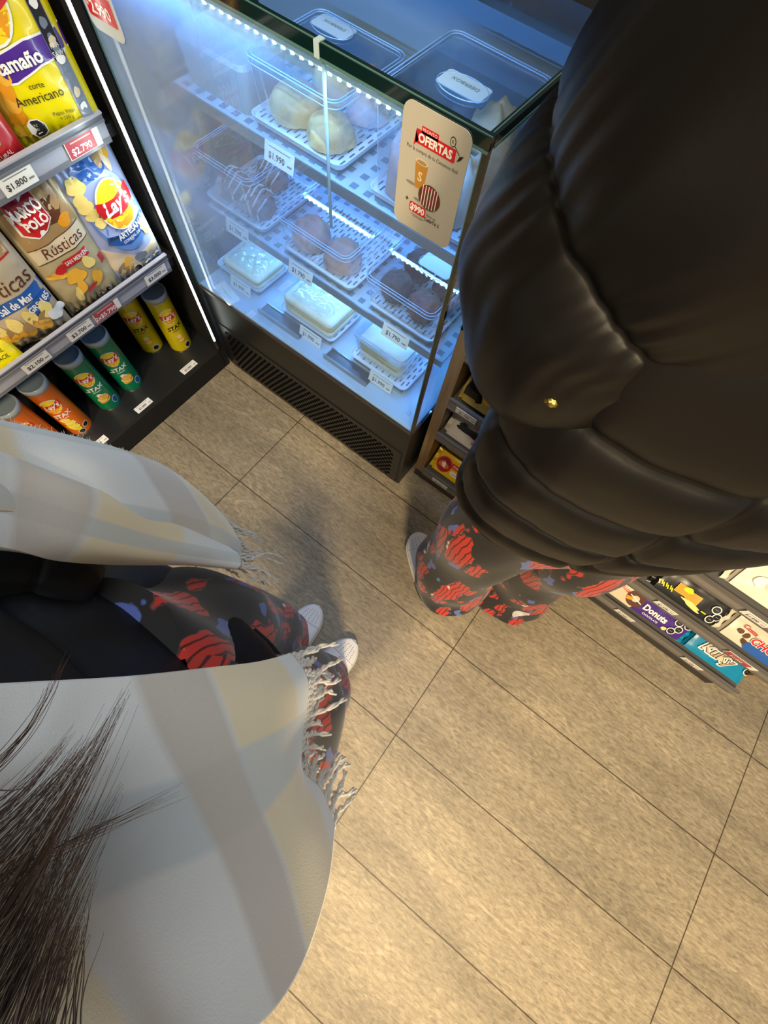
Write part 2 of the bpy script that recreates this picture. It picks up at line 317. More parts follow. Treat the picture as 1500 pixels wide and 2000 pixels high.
# ---- tubes of stacked crisps
def tube_can(x, y, col, lab, spin=0.0, flavour='green', zb=0.1):
    H = .226; R = .0365
    t = thing('crisp_tube', (x, y, zb), lab, 'crisp tube', 'tubes of stacked crisps on the black deck')
    mb = MB(); prof = [(0, 0), (R*.97, 0), (R, .002), (R*.985, .006), (R*.985, H - .016), (R*.985, H - .01)]
    def fn(u, v):
        k = v*(len(prof)-1); i = min(int(k), len(prof)-2); f = k - i; r = prof[i][0]*(1-f) + prof[i+1][0]*f; z = prof[i][1]*(1-f) + prof[i+1][1]*f
        return (x + r*math.cos(2*PI*u), y + r*math.sin(2*PI*u), zb + z)
    mb.grid(fn, 48, len(prof)-1, col, closeu=True)
    for z0, z1 in ((0.0, .0035),):
        mb.grid(lambda u, v: (x + R*1.01*math.cos(2*PI*u), y + R*1.01*math.sin(2*PI*u), zb + z0 + (z1-z0)*v), 48, 1, STEEL, closeu=True)
    class CF:
        def __call__(s, a, b, h=0):
            th = spin + a/R; rr = R*.985 + h + .0003; return Vector((x + rr*math.cos(th), y + rr*math.sin(th), zb + b))
    F = CF(); lays_logo(mb, F, 0, .152, .0275, 0, .0004)
    text(mb, F, 'STAX', 0.002, .106, .021, AW if flavour != 'yellow' else AK, .0006, rot=.12, shear=.2, bold=.03)
    rect(mb, F, .002, .093, .026, .0022, AW if flavour != 'yellow' else AK, .0006, .12)
    if flavour == 'green':
        text(mb, F, '~', .022, .112, .03, AW, .0006, rot=.6); text(mb, F, '~', -.024, .098, .03, AW, .0006, rot=.4)
        for i, (a, b) in enumerate(((.004, .05), (.002, .058), (.006, .066))): blob(mb, F, a, b, .017, .011, (ACH, ACL, ACH)[i], .0006 + i*.0004, .3, i + 3)
        blob(mb, F, .001, .077, .009, .008, AW, .002, 0, 9); blob(mb, F, .003, .074, .006, .004, ACH, .0024, .5, 5)
        ell(mb, F, .03, .03, .011, .014, AW, .0006); ell(mb, F, .03, .03, .009, .012, AD, .001)
    elif flavour == 'orange':
        for i in range(6): blob(mb, F, -.004 + .002*i + random.uniform(-.004, .004), .082 - .009*i, .015, .008, (ACL, ALY)[i % 2], .0006 + .0003*i, random.uniform(-.4, .4), i)
        for a, b in ((.008, .016), (.03, .03)): ell(mb, F, a, b, .011, .010, AW, .0006); ell(mb, F, a, b, .009, .008, AK, .001)
        text(mb, F, '~', .024, .108, .028, AR, .0006, rot=.5)
    else:
        blob(mb, F, .004, .052, .014, .012, ACH, .0006, .3, 4); blob(mb, F, .002, .068, .009, .009, ACL, .001, .3, 6); blob(mb, F, .004, .05, .008, .006, ACL, .0012, .1, 8)
        ell(mb, F, .016, .02, .012, .011, AW, .0006); ell(mb, F, .016, .02, .0095, .009, AK, .001)
        ell(mb, F, .0, .012, .004, .004, ACH, .0009)
    put(mb, 'tube_body', t)
    lid = MB(); lp = [(0, H-.0015), (R*.9, H-.0015), (R*.93, H+.0015), (R*1.02, H+.001), (R*1.045, H-.003), (R*1.04, H-.017), (R*.99, H-.017)]
    def fl(u, v):
        k = v*(len(lp)-1); i = min(int(k), len(lp)-2); f = k-i; r = lp[i][0]*(1-f)+lp[i+1][0]*f; z = lp[i][1]*(1-f)+lp[i+1][1]*f
        return (x + r*math.cos(2*PI*u), y + r*math.sin(2*PI*u), zb + z)
    lid.grid(fl, 48, 6, mat('lid_plastic', (0.42, 0.5, 0.56), .25, coat=.5), closeu=True)
    lid.grid(lambda u, v: (x + R*.9*v*math.cos(2*PI*u), y + R*.9*v*math.sin(2*PI*u), zb + H - .0010), 40, 2, mat('foil_seal', (0.30, 0.40, 0.47), .3, metal=.15, bump=(60, .2, .002)), closeu=True)
    put(lid, 'plastic_lid', t)
    return t
SP = -0.55
tube_can(-.476, -.060, art('tube_yellow', (0.62, 0.5, 0.0)), 'yellow crisp tube nearest the lit edge strip', SP + .3, 'yellow')
tube_can(-.545, -.128, MATS['art_tube_yellow'], 'yellow crisp tube set back behind its twin, lid under the shelf', SP, 'yellow')
tube_can(-.482, -.279, art('tube_green', (0.0, 0.19, 0.075)), 'green crisp tube standing nearer the yellow pair', SP + .15, 'green')
tube_can(-.480, -.374, MATS['art_tube_green'], 'green crisp tube standing beside the orange tube', SP + .15, 'green')
tube_can(-.478, -.492, art('tube_orange', (0.62, 0.12, 0.004)), 'orange crisp tube beside the green tube, whole front visible', SP + .1, 'orange')
tube_can(-.472, -.584, MATS['art_tube_orange'], 'orange crisp tube partly covered by the pale scarf', SP + .1, 'orange')

# ---- pillow bags
def bag(base, yaw, lean, W, H, D, front, name, lab, artfn, seed=0, cat='crisp bag', group='crisp bags on the left shelving', right=(0, 1, 0), wr=.004, rollrot=0, dy=0):
    base = Vector(base); R = Matrix.Rotation(yaw, 3, 'Z'); u = R @ Vector(right); up0 = Vector((0, 0, 1)); n0 = u.cross(up0)
    v = (up0*math.cos(lean) - n0*math.sin(lean)).normalized(); n = u.cross(v)
    if rollrot: RR = Matrix.Rotation(rollrot, 3, n); u = RR @ u; v = RR @ v
    def prof(x, y):
        a = max(0, 1 - abs(2*x/W)**2.6); b = max(0, 1 - abs(2*(y/H) - 1)**5)
        d = D * (a**.62) * (b**.8)
        wv = Vector((x*22, y*22, seed*3.1)); d += wr*(noise.noise(wv) + .5*noise.noise(wv*2.3)) * min(1, d/D*2 + .15)
        e = min(y, H-y)/H
        if e < .16: d += wr*1.2*math.sin(x/W*60 + seed + 3*noise.noise(Vector((x*15, seed, 0))))*(1-e/.16)*min(1, a*3)
        return d
    F = Frame(base, u, v, prof); mb = MB()
    def sh(x, y): return x * (1 - .10*math.sin(PI*min(1, max(0, y/H)))**.8 + .0) 
    mb.grid(lambda a, b: F((a-.5)*W, b*H), 36, 44, front)
    mb.grid(lambda a, b: F.o + F.u*((.5-a)*W) + F.v*(b*H) - F.n*(prof((.5-a)*W, b*H)*.7), 24, 30, front)
    crimp = mat('crimp_' + front.name, tuple(c*.9 for c in front.node_tree.nodes['Principled BSDF'].inputs['Base Color'].default_value[:3]), .3)
    for y0, y1 in ((-.012, .002), (H-.002, H+.012)):
        mb.grid(lambda a, b: F.o + F.u*((a-.5)*W*.99) + F.v*(y0+(y1-y0)*b) + F.n*(.0015*math.sin(b*20) + .004*math.sin(a*14+seed)), 40, 6, crimp)
    artfn(mb, (lambda x, y, h=0: F(x, y + dy, h)) if dy else F, W, H)
    o = mb.build(name, loc=base); tag(o, lab, cat, group); return o

def art_yellow_big(mb, F, W, H):
    poly(mb, F, [(-W*.5, .02), (-W*.2, .02), (-W*.27, .06), (-W*.33, .092), (-W*.5, .092)], ACH, .0006)
    for i in range(5): blob(mb, F, -W*.36 + .004*i, .03 + .02*i, .016, .012, (ACH, AO)[i % 2], .0009+.0002*i, .5*i, i)
    pts = [(-W*.5, .098), (-W*.15, .096), (W*.15, .112), (W*.5, .120), (W*.5, .146), (W*.1, .142), (-W*.2, .130), (-W*.5, .133)]
    poly(mb, F, [(x, y-.003) for x, y in pts[:4]] + [(x, y+.003) for x, y in pts[4:]], AW, .0012); poly(mb, F, pts, AP, .0016)
    text(mb, F, 'tamaño', -.006, .120, .026, AW, .004, rot=.1, bold=.03)
    text(mb, F, 'corte', .0, .088, .012, AK, .0018, rot=.05); text(mb, F, 'Americano', -.004, .072, .019, AK, .0018, rot=.05)
    text(mb, F, 'Papas fritas', .022, .045, .009, AK, .0018); text(mb, F, '+ 250 g', .022, .036, .008, AK, .0018)
    octagon(mb, F, -.034, .032, .017, .007)
    rect(mb, F, W*.36, H*.45, .022, H*.86, ASL, .0024); rect(mb, F, W*.36, H*.62, .02, H*.5, AK, .0028)
    for i in range(9): blob(mb, F, W*.36, .045 + .022*i, .007, .006, (AW, ACR, ASL)[i % 3], .0034, i, i)
    text(mb, F, 'FRA', W*.36, .128, .009, AW, .0034); text(mb, F, 'SAW', W*.36, .118, .009, AW, .0034)
    lays_logo(mb, F, -.024, .192, .050, .05, .002)
def art_red_nuts(mb, F, W, H):
    for i, (x, y) in enumerate(((.03, .07), (.0, .1), (-.03, .06), (.02, .14), (-.02, .15))): blob(mb, F, x, y, .03, .014, ATN, .001+.0003*i, 1.9 + .3*i, i); blob(mb, F, x, y, .022, .007, ACH, .0022+.0003*i, 1.9+.3*i, i)
    text(mb, F, '100% NATURAL', .02, .025, .010, AW, .001, rot=.1); octagon(mb, F, -.03, .022, .015, .003)
def art_marco(mb, F, W, H):
    poly(mb, F, [(-W*.5, .155), (W*.5, .170), (W*.5, H), (-W*.5, H)], ATN, .0005)
    blob(mb, F, .02, .215, .03, .022, ABR, .0008, .3, 4); blob(mb, F, .038, .19, .016, .012, AO, .0011, .2, 2)
    poly(mb, F, [(-W*.5, .128), (W*.5, .142), (W*.5, .178), (-W*.5, .158)], ACR, .001); 
    for y in ((.128, .142), (.158, .178)): poly(mb, F, [(-W*.5, y[0]-.0008), (W*.5, y[1]-.0008), (W*.5, y[1]+.0008), (-W*.5, y[0]+.0008)], ABR, .0013)
    text(mb, F, 'Rústicas', .004, .151, .032, ABR, .0016, rot=.1, shear=.2, cond=.95)
    pts = [(-.052, .25), (.012, .262), (.016, .205), (-.004, .188), (-.026, .18), (-.05, .192)]
    poly(mb, F, [(x*1.08, y) for x, y in pts], AW, .002); poly(mb, F, [(x*.98-.0004, .222+(y-.222)*.93) for x, y in pts], AR, .0024); poly(mb, F, [(-.047,.247),(.009,.258),(.01,.235),(-.046,.225)], AMR, .0026)
    text(mb, F, 'MARCO', -.02, .232, .022, AW, .009, rot=.12, bold=.04, cond=.9); text(mb, F, 'POLO', -.014, .211, .022, AW, .009, rot=.12, bold=.04, cond=.9)
    rect(mb, F, .012, .117, .062, .018, AR, .0016, .12); text(mb, F, 'SAN MERKÉN', .013, .117, .0125, AW, .002, rot=.12, bold=.02, cond=.78)
    blob(mb, F, -.031, .108, .013, .010, AR, .002, .2, 1); rect(mb, F, W*.42, .085, .012, .022, AR, .0016, .1)
    for i, (x, y, a, b, c) in enumerate(((-.047, .098, .02, .009, ACH), (-.012, .082, .022, .017, ACH), (.03, .098, .011, .018, ACL), (.028, .056, .018, .014, ACH), (-.014, .058, .018, .01, ACH), (-.03, .04, .018, .009, ACL))): blob(mb, F, x, y, a, b, c, .0018+.0003*i, .3*i, i+11, .25)
    blob(mb, F, .004, .044, .014, .006, AR, .0042, .4, 3, .4); octagon(mb, F, .036, .012, .010, .003); octagon(mb, F, .014, .006, .010, .003)
def art_artesanas(mb, F, W, H):
    poly(mb, F, [(-W*.5, 0), (W*.5, 0), (W*.5, .05), (0, .045), (-W*.5, .1)], ACR, .0005)
    for i in range(4): blob(mb, F, -.045 + .018*i, .03 + .006*(i % 2), .016, .014, (ATN, ACH, ACR, ASL)[i], .0009+.0003*i, i, i)
    blob(mb, F, .038, .018, .03, .012, AW, .0014, 0, 7, .3)
    ell(mb, F, .006, .15, .064, .088, AB, .0024, .1); ell(mb, F, .006, .158, .060, .078, APB, .0028, .1); poly(mb, F, [(-.05, .098), (0, .078), (.05, .088), (.068, .12), (.06, .125), (0, .095), (-.045, .115)], AD, .0032)
    blob(mb, F, .0, .243, .04, .02, AD, .0032, .1, 5, .2)
    for i, (x, y) in enumerate(((.03, .248), (.045, .238), (.05, .254))): blob(mb, F, x, y, .018, .009, (ATN, ACR, ACH)[i], .0040+.0003*i, 1.1+.4*i, i)
    for i, (x, y, s) in enumerate(((-.046, .225, .02), (-.052, .2, .016), (-.05, .185, .016), (-.046, .168, .015), (-.038, .149, .014))): blob(mb, F, x, y, s, s*.8, (ACL, ACH)[i % 2] if i < 1 else ACL, .0036+.0004*i, .4, i+5, .2)
    lays_logo(mb, F, .012, .167, .048, .0, .0075)
    text(mb, F, 'ARTESANAS', .02, .108, .0175, AW, .0075, rot=.1, bold=.03, cond=.9); text(mb, F, 'CON SAL DE MAR', .02, .094, .009, AW, .0075, rot=.1, bold=.03)
    blob(mb, F, .056, .09, .013, .02, ACL, .0042, .2, 9); octagon(mb, F, -.01, .012, .012, .003)
def art_rusticas2(mb, F, W, H):
    poly(mb, F, [(-W*.5, .16), (W*.5, .18), (W*.5, H), (-W*.5, H)], ATN, .0005); poly(mb, F, [(-W*.5, .16), (W*.5, .18), (W*.5, .183), (-W*.5, .163)], AR, .0009)
    text(mb, F, 'Rústicas', .012, .128, .046, ABR, .0014, rot=.06, shear=.2, cond=.95)
    poly(mb, F, [(-W*.5, .075), (W*.5, .088), (W*.5, .112), (-W*.5, .098)], AD, .0012); text(mb, F, 'Sal de Mar', .02, .093, .023, AW, .0018, rot=.06, bold=.02, cond=.8)
    rect(mb, F, .062, .073, .055, .026, AD, .0030, .16); text(mb, F, 'GRS 185', .06, .073, .018, AW, .0036, rot=.16, bold=.03, cond=.9)
    for i in range(12): blob(mb, F, -.075 + .0125*i, .028 + .014*(i % 3), .02, .014, (ACH, ATN, ACL)[i % 3], .0015+.0002*i, i, i)
    blob(mb, F, .078, .035, .02, .016, AW, .0046, 0, 4, .25)
def art_small_yellow(mb, F, W, H):
    for i in range(3): text(mb, F, 'ABRE FÁCIL', .04, .03 + .014*i, .012, AK, .001, rot=-.1, shear=.2)
bag((-.398, -.100, .775), -.38, .08, .165, .30, .030, art('bag_yellow', (0.72, 0.6, 0.0)), 'crisp_bag', 'large yellow crisp bag with purple band at the end of the upper shelf', art_yellow_big, 2)
bag((-.395, -.262, .775), -.05, .10, .16, .26, .028, art('bag_red', (0.4, 0.01, 0.015)), 'snack_bag', 'red nut bag beside the large yellow bag on the upper shelf', art_red_nuts, 5)
bag((-.402, -.232, .468), -.12, .04, .150, .262, .028, art('bag_beige', (0.42, 0.35, 0.2)), 'crisp_bag', 'beige rustic crisp bag with a red banner, middle of the lower shelf', art_marco, 3, dy=.010)
bag((-.400, -.092, .468), .0, .04, .156, .272, .030, art('bag_blue', (0.33, 0.4, 0.66)), 'crisp_bag', 'blue sea salt crisp bag at the lit end of the lower shelf', art_artesanas, 1, dy=.010)
bag((-.412, -.405, .468), -.22, .10, .185, .25, .034, art('bag_cream', (0.5, 0.42, 0.3)), 'crisp_bag', 'cream rustic crisp bag with a blue band beside the red bannered one', art_rusticas2, 6, dy=.014)
bag((-.382, -.55, .468), .0, .55, .19, .10, .02, art('bag_lemon', (0.72, 0.62, 0.0)), 'crisp_bag', 'small bright yellow bag lying at the frame edge above the orange tubes', art_small_yellow, 8)

# ------------------------------------------------------------------ pastry display case
X0, X1, Y0, YB, ZD, ZT = -0.362, 0.436, 0.033, 0.62, 0.36, 1.05
case = thing('display_case', (0.04, 0.3, 0), 'glass pastry display case with a black vented base and blue white lighting', 'display case')
mb = MB().box((X0, Y0 + .004, 0.003), (X1 - .004, YB, 0.345), BLACK)
put(mb, 'base_cabinet', case)
FB = Frame((0, Y0 + .0036, 0), (1, 0, 0), (0, 0, 1)); mb = MB()
mb.box((X0 + .02, Y0 + .001, 0.006), (X1 - .018, Y0 + .0036, 0.215), BLACK)
for r in range(13):
    for c in range(37):
        x = -.315 + c*.0192 + (.0096 if r % 2 else 0); z = .028 + r*.0135
        mb.add([FB(x + a, z + b, .0035) for a, b in ((-.0062, 0), (-.0045, -.0042), (.0045, -.0042), (.0062, 0), (.0045, .0042), (-.0045, .0042))], [(0,1,2,3,4,5)], SLOT)
put(mb, 'vent_grille', case)
mb = MB().box((X0, Y0 - .002, .345), (X1, YB, .3575), BLACK).box((X0, Y0 - .004, .352), (X1, Y0 - .002, .3585), mat('copper_edge', (.12, .07, .04), .3, metal=.6))
put(mb, 'base_rim', case)
put(MB().box((X0 + .004, Y0 + .004, .358), (X1 - .006, .43, ZD + .003), CASEW), 'deck', case)
put(MB().box((X0 + .002, .43, .358), (X1 - .004, .445, 1.04), mat('case_back_white', (.22, .27, .32), .4)), 'back_wall', case)
mb = MB().box((X0, .315, 1.035), (X1, YB, 1.075), BLACK).box((X0, .445, .3575), (X1, YB, 1.035), BLACK); put(mb, 'rear_housing', case)
put(MB().box((X0, Y0, .3586), (X1, Y0 + .006, ZT - .004), FOG), 'front_pane', case)
put(MB().box((X0 + .006, Y0 + .012, ZT - .006), (X1 - .008, .314, ZT), GLASS), 'top_pane', case)
put(MB().box((X1 - .006, Y0 + .008, .3586), (X1, .43, ZT - .004), GLASS), 'side_pane', case)
put(MB().box((X0, Y0 + .008, .3586), (X0 + .004, .43, ZT - .004), GLASS), 'side_pane', case)
mb = MB().box((X0, Y0 - .0005, ZT - .013), (X1, Y0 + .011, ZT + .001), EDGE); mb.box((X0, Y0 - .001, ZT - .016), (X1, Y0 + .002, ZT - .0125), EDGEL); mb.box((X0, Y0 + .002, ZT + .001), (X1, Y0 + .0035, ZT + .0018), EDGEL)
mb.box((X1 - .009, Y0 + .011, ZT - .012), (X1 + .0005, .314, ZT + .001), EDGE); mb.box((X1 - .0055, Y0 + .012, ZT + .001), (X1 - .004, .314, ZT + .0018), EDGEL); mb.box((X1, Y0 + .012, ZT - .014), (X1 + .001, .314, ZT - .010), EDGEL)
mb.box((X1 - .007, Y0 - .0008, .358), (X1 + .0008, Y0 + .0075, ZT - .012), EDGE); mb.box((X1 - .008, Y0 - .0012, .358), (X1 - .0065, Y0 + .001, ZT - .012), EDGEL)
mb.box((X0 - .001, Y0 - .001, .358), (X0 + .004, Y0 + .004, ZT - .012), EDGEL)
put(mb, 'glass_edge_trim', case)
mb = MB().box((X0 + .004, Y0 + .008, .3631), (X1 - .008, Y0 + .012, .3642), mat('silicone_pale', (.5, .6, .66), .4))
mb.box((.2955+.09, .072, .3631), (.2955+.1, .082, .3646), STEEL); put(mb, 'deck_trim', case)
ZB_, ZA_ = .545, .795
def case_shelf(z, yf):
    m = MB().box((X0 + .012, yf, z - .006), (X1 - .016, .42, z), CASEW)
    m.box((X0 + .012, yf - .004, z - .016), (X1 - .016, yf, z + .003), mat('shelf_lip_steel', (.32, .34, .36), .3, metal=.8))
    for a in range(22):
        for b in range(9):
            if True:
                x = X0 + .03 + a*.0345; y = yf + .012 + b*.034
                m.add([(x, y, z + .0004), (x + .016, y, z + .0004), (x + .016, y + .016, z + .0004), (x, y + .016, z + .0004)], [(0, 1, 2, 3)], mat('punched_hole', (.15, .2, .27), .6))
    o = put(m, 'wire_shelf', case); return o
case_shelf(ZB_, .135); case_shelf(ZA_, .145)
def led_strip(y, z, x0, x1, ang, e, dots=True, up=False):
    m = MB().box((x0, y - .004, z), (x1, y + .004, z + .002), mat('led_tape', (.5, .6, .6), .5)); n = int((x1 - x0)/.0165)
    for i in range(n):
        x = x0 + .01 + i*.0165; m.box((x - .0025, y - .0046, z - .0014), (x + .0025, y + .0022, z + .0012), PLED)
    put(m, 'led_strip', case)
    L_ = light('case_led_light', 'AREA', ((x0 + x1)/2, y, z - .003), ((x0+x1)/2, y + ang, z - 1), e, LED, shape='RECTANGLE', size=x1 - x0, size_y=.008)
    d = Vector((0, ang, -1)).normalized(); L_.rotation_euler = Matrix((Vector((1, 0, 0)), (-d).cross(Vector((1, 0, 0))), -d)).transposed().to_euler()
led_strip(Y0 + .0135, ZT - .030, X0 + .02, X1 - .02, .75, 3.6)
led_strip(.375, ZA_ - .028, X0 + .02, X1 - .03, -.5, 2.2)
led_strip(.235, ZB_ - .0105, X0 + .02, X1 - .03, -.1, 2.0)
put(MB().tube([(.168, Y0 + .011, ZT - .014), (.168, Y0 + .011, .80)], .0028, mat('pale_reflection_rod', (.45, .6, .66), .2, coat=1)).box((.163, Y0 - .0012, ZT - .015), (.172, Y0 + .0118, ZT + .002), mat('pale_reflection_rod')), 'reflection_rod', case)  # thin pale rod stands in for a vertical LED reflection on the glass
# steel channels and dark tray fronts on the deck
for x0, x1 in ((-.153, .0), (.095, .246)):
    m = MB().box((x0, .072, ZD + .0035), (x1, .104, ZD + .008), mat('dark_steel', (.12, .12, .125), .3, metal=.9)).box((x0, .066, ZD + .0035), (x1, .072, ZD + .018), mat('champagne_steel', (.42, .38, .33), .3, metal=.9))
    m.box((x0, .104, ZD+.0035), (x1, .107, ZD + .012), STEEL)
    tag(m.build('ticket_channel', loc=((x0+x1)/2, .088, ZD)), 'empty steel ticket channel on the case floor ' + ('left of the middle sandwich ticket' if x0 < 0 else 'between the two right hand sandwich tickets'), 'ticket channel', 'steel channels on the case floor')

# ---- trays, clear tubs and bakes
TRAY = mat('tray_white', (.6, .64, .7), .35); TS = mat('tray_slot', (.05, .08, .12), .7)
def tray_geo(mb, x0, x1, y0, y1, z, h=.012):
    cx, cy = (x0+x1)/2, (y0+y1)/2; w_, d_ = x1-x0, y1-y0; P1 = rrect_pts(w_, d_, .02); P2 = rrect_pts(w_-.012, d_-.012, .015); n = len(P1)
    vs = [(cx+a, cy+b, z) for a, b in P2] + [(cx+a, cy+b, z+h) for a, b in P1] + [(cx+a*.985, cy+b*.985, z+h) for a, b in P1] + [(cx+a, cy+b, z+h-.005) for a, b in P2]
    fs = [(k*n+i, k*n+(i+1) % n, (k+1)*n+(i+1) % n, (k+1)*n+i) for k in range(3) for i in range(n)] + [tuple(range(n))[::-1], tuple(3*n+i for i in range(n))]
    mb.add(vs, fs, TRAY)
    nx = int(w_/.011); ny = max(2, int(d_/.03))
    for i in range(1, nx):
        for j in range(ny):
            x = x0 + i*w_/nx; y = y0 + .014 + (j + .5*(i % 2)*.6)*(d_-.024)/ny
            if y + .016 < y1 - .008: mb.add([(x-.0018, y, z+h-.0046), (x+.0018, y, z+h-.0046), (x+.0018, y+.016, z+h-.0046), (x-.0018, y+.016, z+h-.0046)], [(0,1,2,3)], TS)
def tray(x0, x1, y0, y1, z, lab, stand=None):
    t = thing('slotted_tray', ((x0+x1)/2, (y0+y1)/2, z), lab, 'tray', 'white slotted trays in the pastry case')
    m = MB(); tray_geo(m, x0, x1, y0, y1, z + .014); put(m, 'tray_top', t)
    put(MB().box((x0+.014, y0+.01, z + .0005), (x1-.014, y1-.01, z+.0142), mat('tray_base_grey', (.12, .16, .2), .5)), 'tray_base', t)
def tub(x0, x1, y0, y1, z, h, lab, label_at=None, brandtxt='', grp='clear lidded tubs in the pastry case'):
    t = thing('clear_tub', ((x0+x1)/2, (y0+y1)/2, z), lab, 'food tub', grp)
    cx, cy = (x0+x1)/2, (y0+y1)/2; w_, d_ = x1-x0, y1-y0
    P0 = rrect_pts(w_-.02, d_-.02, .014); P1 = rrect_pts(w_-.004, d_-.004, .018); n = len(P0); m = MB()
    vs = [(cx+a, cy+b, z+.001) for a, b in P0] + [(cx+a, cy+b, z+h) for a, b in P1]
    m.add(vs, [(i, (i+1) % n, n+(i+1) % n, n+i) for i in range(n)], PET, True); put(m, 'tub_body', t)
    m = MB(); P2 = rrect_pts(w_, d_, .022); P3 = rrect_pts(w_-.014, d_-.014, .017)
    vs = [(cx+a, cy+b, z+h-.006) for a, b in P2] + [(cx+a, cy+b, z+h+.003) for a, b in P2] + [(cx+a, cy+b, z+h+.003) for a, b in P3] + [(cx+a, cy+b, z+h+.001) for a, b in P3]
    m.add(vs, [(k*n+i, k*n+(i+1) % n, (k+1)*n+(i+1) % n, (k+1)*n+i) for k in range(3) for i in range(n)] + [tuple(3*n+i for i in range(n))], PET, False); put(m, 'tub_lid', t)
    m = MB()
    for P, zz, r in ((P2, z+h+.003, .0011), (P3, z+h+.0032, .0009), (P2, z+h-.006, .0009)):
        m.tube([(cx+a, cy+b, zz) for a, b in P] + [(cx+P[0][0], cy+P[0][1], zz)], r, PETRIM, 6, cap=False)
    put(m, 'lid_rim', t)
    if label_at:
        lx, ly = label_at; F = Frame((lx, ly, z+h+.0036), (-1, 0, 0), (0, -1, 0)); m = MB(); rrect(m, F, 0, 0, .082, .046, .008, mat('label_white', (.7, .74, .78), .4), .0008)
        rrect(m, F, 0, 0, .084, .048, .008, PETRIM, .0002)
        if brandtxt: text(m, F, brandtxt, 0, -.004, .0115, INKG, .0014)
        put(m, 'lid_label', t)
        m = MB(); m.tube([(lx + .045*math.cos(a), ly - .004 + .030*math.sin(a), z+h+.004) for a in [2*PI*k/30 for k in range(31)]], .0008, PETRIM, 5, cap=False); put(m, 'lid_ring', t)
def lump(mb, c, a, b, h, m, seed=0, amp=.12, f=3.0, n=26):
    c = Vector(c)
    def fn(u, v):
        th = 2*PI*u; ph = v*PI*.5 if True else 0
        d = Vector((math.cos(th)*math.cos(ph), math.sin(th)*math.cos(ph), math.sin(ph)))
        s = 1 + amp*noise.noise(d*f + Vector((seed*7.3, seed, 0))) + amp*.4*noise.noise(d*f*2.7 + Vector((0, seed*3, 1)))
        return c + Vector((d.x*a*s, d.y*b*s, h*s*(d.z**.7 if d.z > 0 else 0)))
    mb.grid(fn, n, n//2, m, closeu=True)
def bun(x, y, z, r, h, m, name, lab, grp, cat, extra=None, seed=0, ry=None):
    mb = MB(); lump(mb, (x, y, z), r, ry or r, h, m, seed)
    # underside
    mb.grid(lambda u, v: (x + r*.99*(1-v*.999)*math.cos(2*PI*u), y + (ry or r)*.99*(1-v*.999)*math.sin(2*PI*u), z + .0005), 26, 1, m, closeu=True)
    if extra: extra(mb, x, y, z, r, h)
    o = mb.build(name, loc=(x, y, z)); tag(o, lab, cat, grp); return o
MUF = mat('muffin_chocolate', (.11, .04, .02), .6, bump=(90, .6, .006), var=(70, (.03, .012, .008))); MUFO = mat('muffin_orange', (.32, .1, .03), .6, bump=(90, .5, .006), var=(60, (.12, .03, .02)))
CASEP = mat('muffin_paper', (.05, .025, .018), .8); BREAD = mat('bread_pink', (.45, .22, .16), .5, bump=(30, .3, .004), var=(14, (.6, .34, .24)))
PALE = mat('pastry_pale', (.62, .5, .36), .5, bump=(35, .5, .006), var=(16, (.5, .33, .19))); GOLD = mat('pastry_golden', (.72, .5, .2), .5, bump=(40, .5, .006), var=(20, (.55, .3, .1)))
CINN = mat('roll_brown', (.26, .1, .07), .5, bump=(30, .4, .004)); ICING = mat('icing_white', (.75, .7, .7), .3)
SAND = mat('sandwich_bread', (.8, .76, .6), .7, bump=(60, .4, .004), var=(20, (.72, .66, .44))); SANDF = mat('sandwich_filling', (.7, .55, .2), .6, bump=(50, .5, .006))
Zs = ZB_ + .0315 - .0065
def muf_extra(mat_):
    def f(mb, x, y, z, r, h):
        k = 20; vs = []
        for i in range(k*2): t = PI*i/k; rr = r*(.82 if i % 2 else .9); vs += [(x+rr*.82*math.cos(t), y+rr*.82*math.sin(t), z-.022), (x+rr*1.05*math.cos(t), y+rr*1.05*math.sin(t), z+.004)]
        n = k*2; mb.add(vs, [(2*i, 2*((i+1) % n), 2*((i+1) % n)+1, 2*i+1) for i in range(n)], CASEP)
        for i in range(5): a = i*1.9; lump(mb, (x+r*.5*math.cos(a), y+r*.5*math.sin(a), z+h*.72), .006, .006, .006, CASEP, i)
    return f
# middle shelf: rolls, pink buns, muffins
tray(-.385+.03, -.150, .142, .36, ZB_, 'white slotted tray under the iced rolls on the middle shelf')
tray(-.090, .137, .140, .36, ZB_, 'white slotted tray under the pink buns on the middle shelf')
tray(.182, .378, .140, .36, ZB_, 'white slotted tray under the muffins on the middle shelf')
tub(-.352, -.165, .140, .35, Zs, .105, 'clear tub holding iced rolls at the misted end of the middle shelf')
tub(-.096, .122, .142, .35, Zs, .068, 'clear tub holding two pink buns, centre of the middle shelf')
tub(.170, .368, .140, .35, Zs, .066, 'clear tub of muffins with a white lid label on the middle shelf', (.285, .275))
def icing(mb, x, y, z, r, h):
    for i in range(5):
        o = (i-2)*r*.36; mb.tube([(x+o+.003*math.sin(k), y + r*.92*math.cos(PI*k/12), z + h*1.03*math.sin(PI*k/12)**.8*math.sqrt(max(.05, 1-(o/r)**2)) + .001) for k in range(13)], .0024, ICING, 6)
    mb.tube([(x + r*(.1+.06*t)*math.cos(t), y + r*(.1+.06*t)*math.sin(t), z + h*1.02*math.sqrt(max(.05, 1-(.1+.06*t)**2))) for t in [k*.5 for k in range(26)]], .0022, CASEP, 6)
for i, (x, y, lab) in enumerate(((-.300, .205, 'iced cinnamon roll nearest the misted end of its tub'), (-.212, .200, 'iced cinnamon roll at the front beside the bare tray end'), (-.255, .295, 'iced cinnamon roll at the back of its tub'))):
    bun(x, y, Zs + .002, .041, .048, CINN, 'cinnamon_roll', lab, 'iced rolls in the tub', 'cinnamon roll', icing, i)
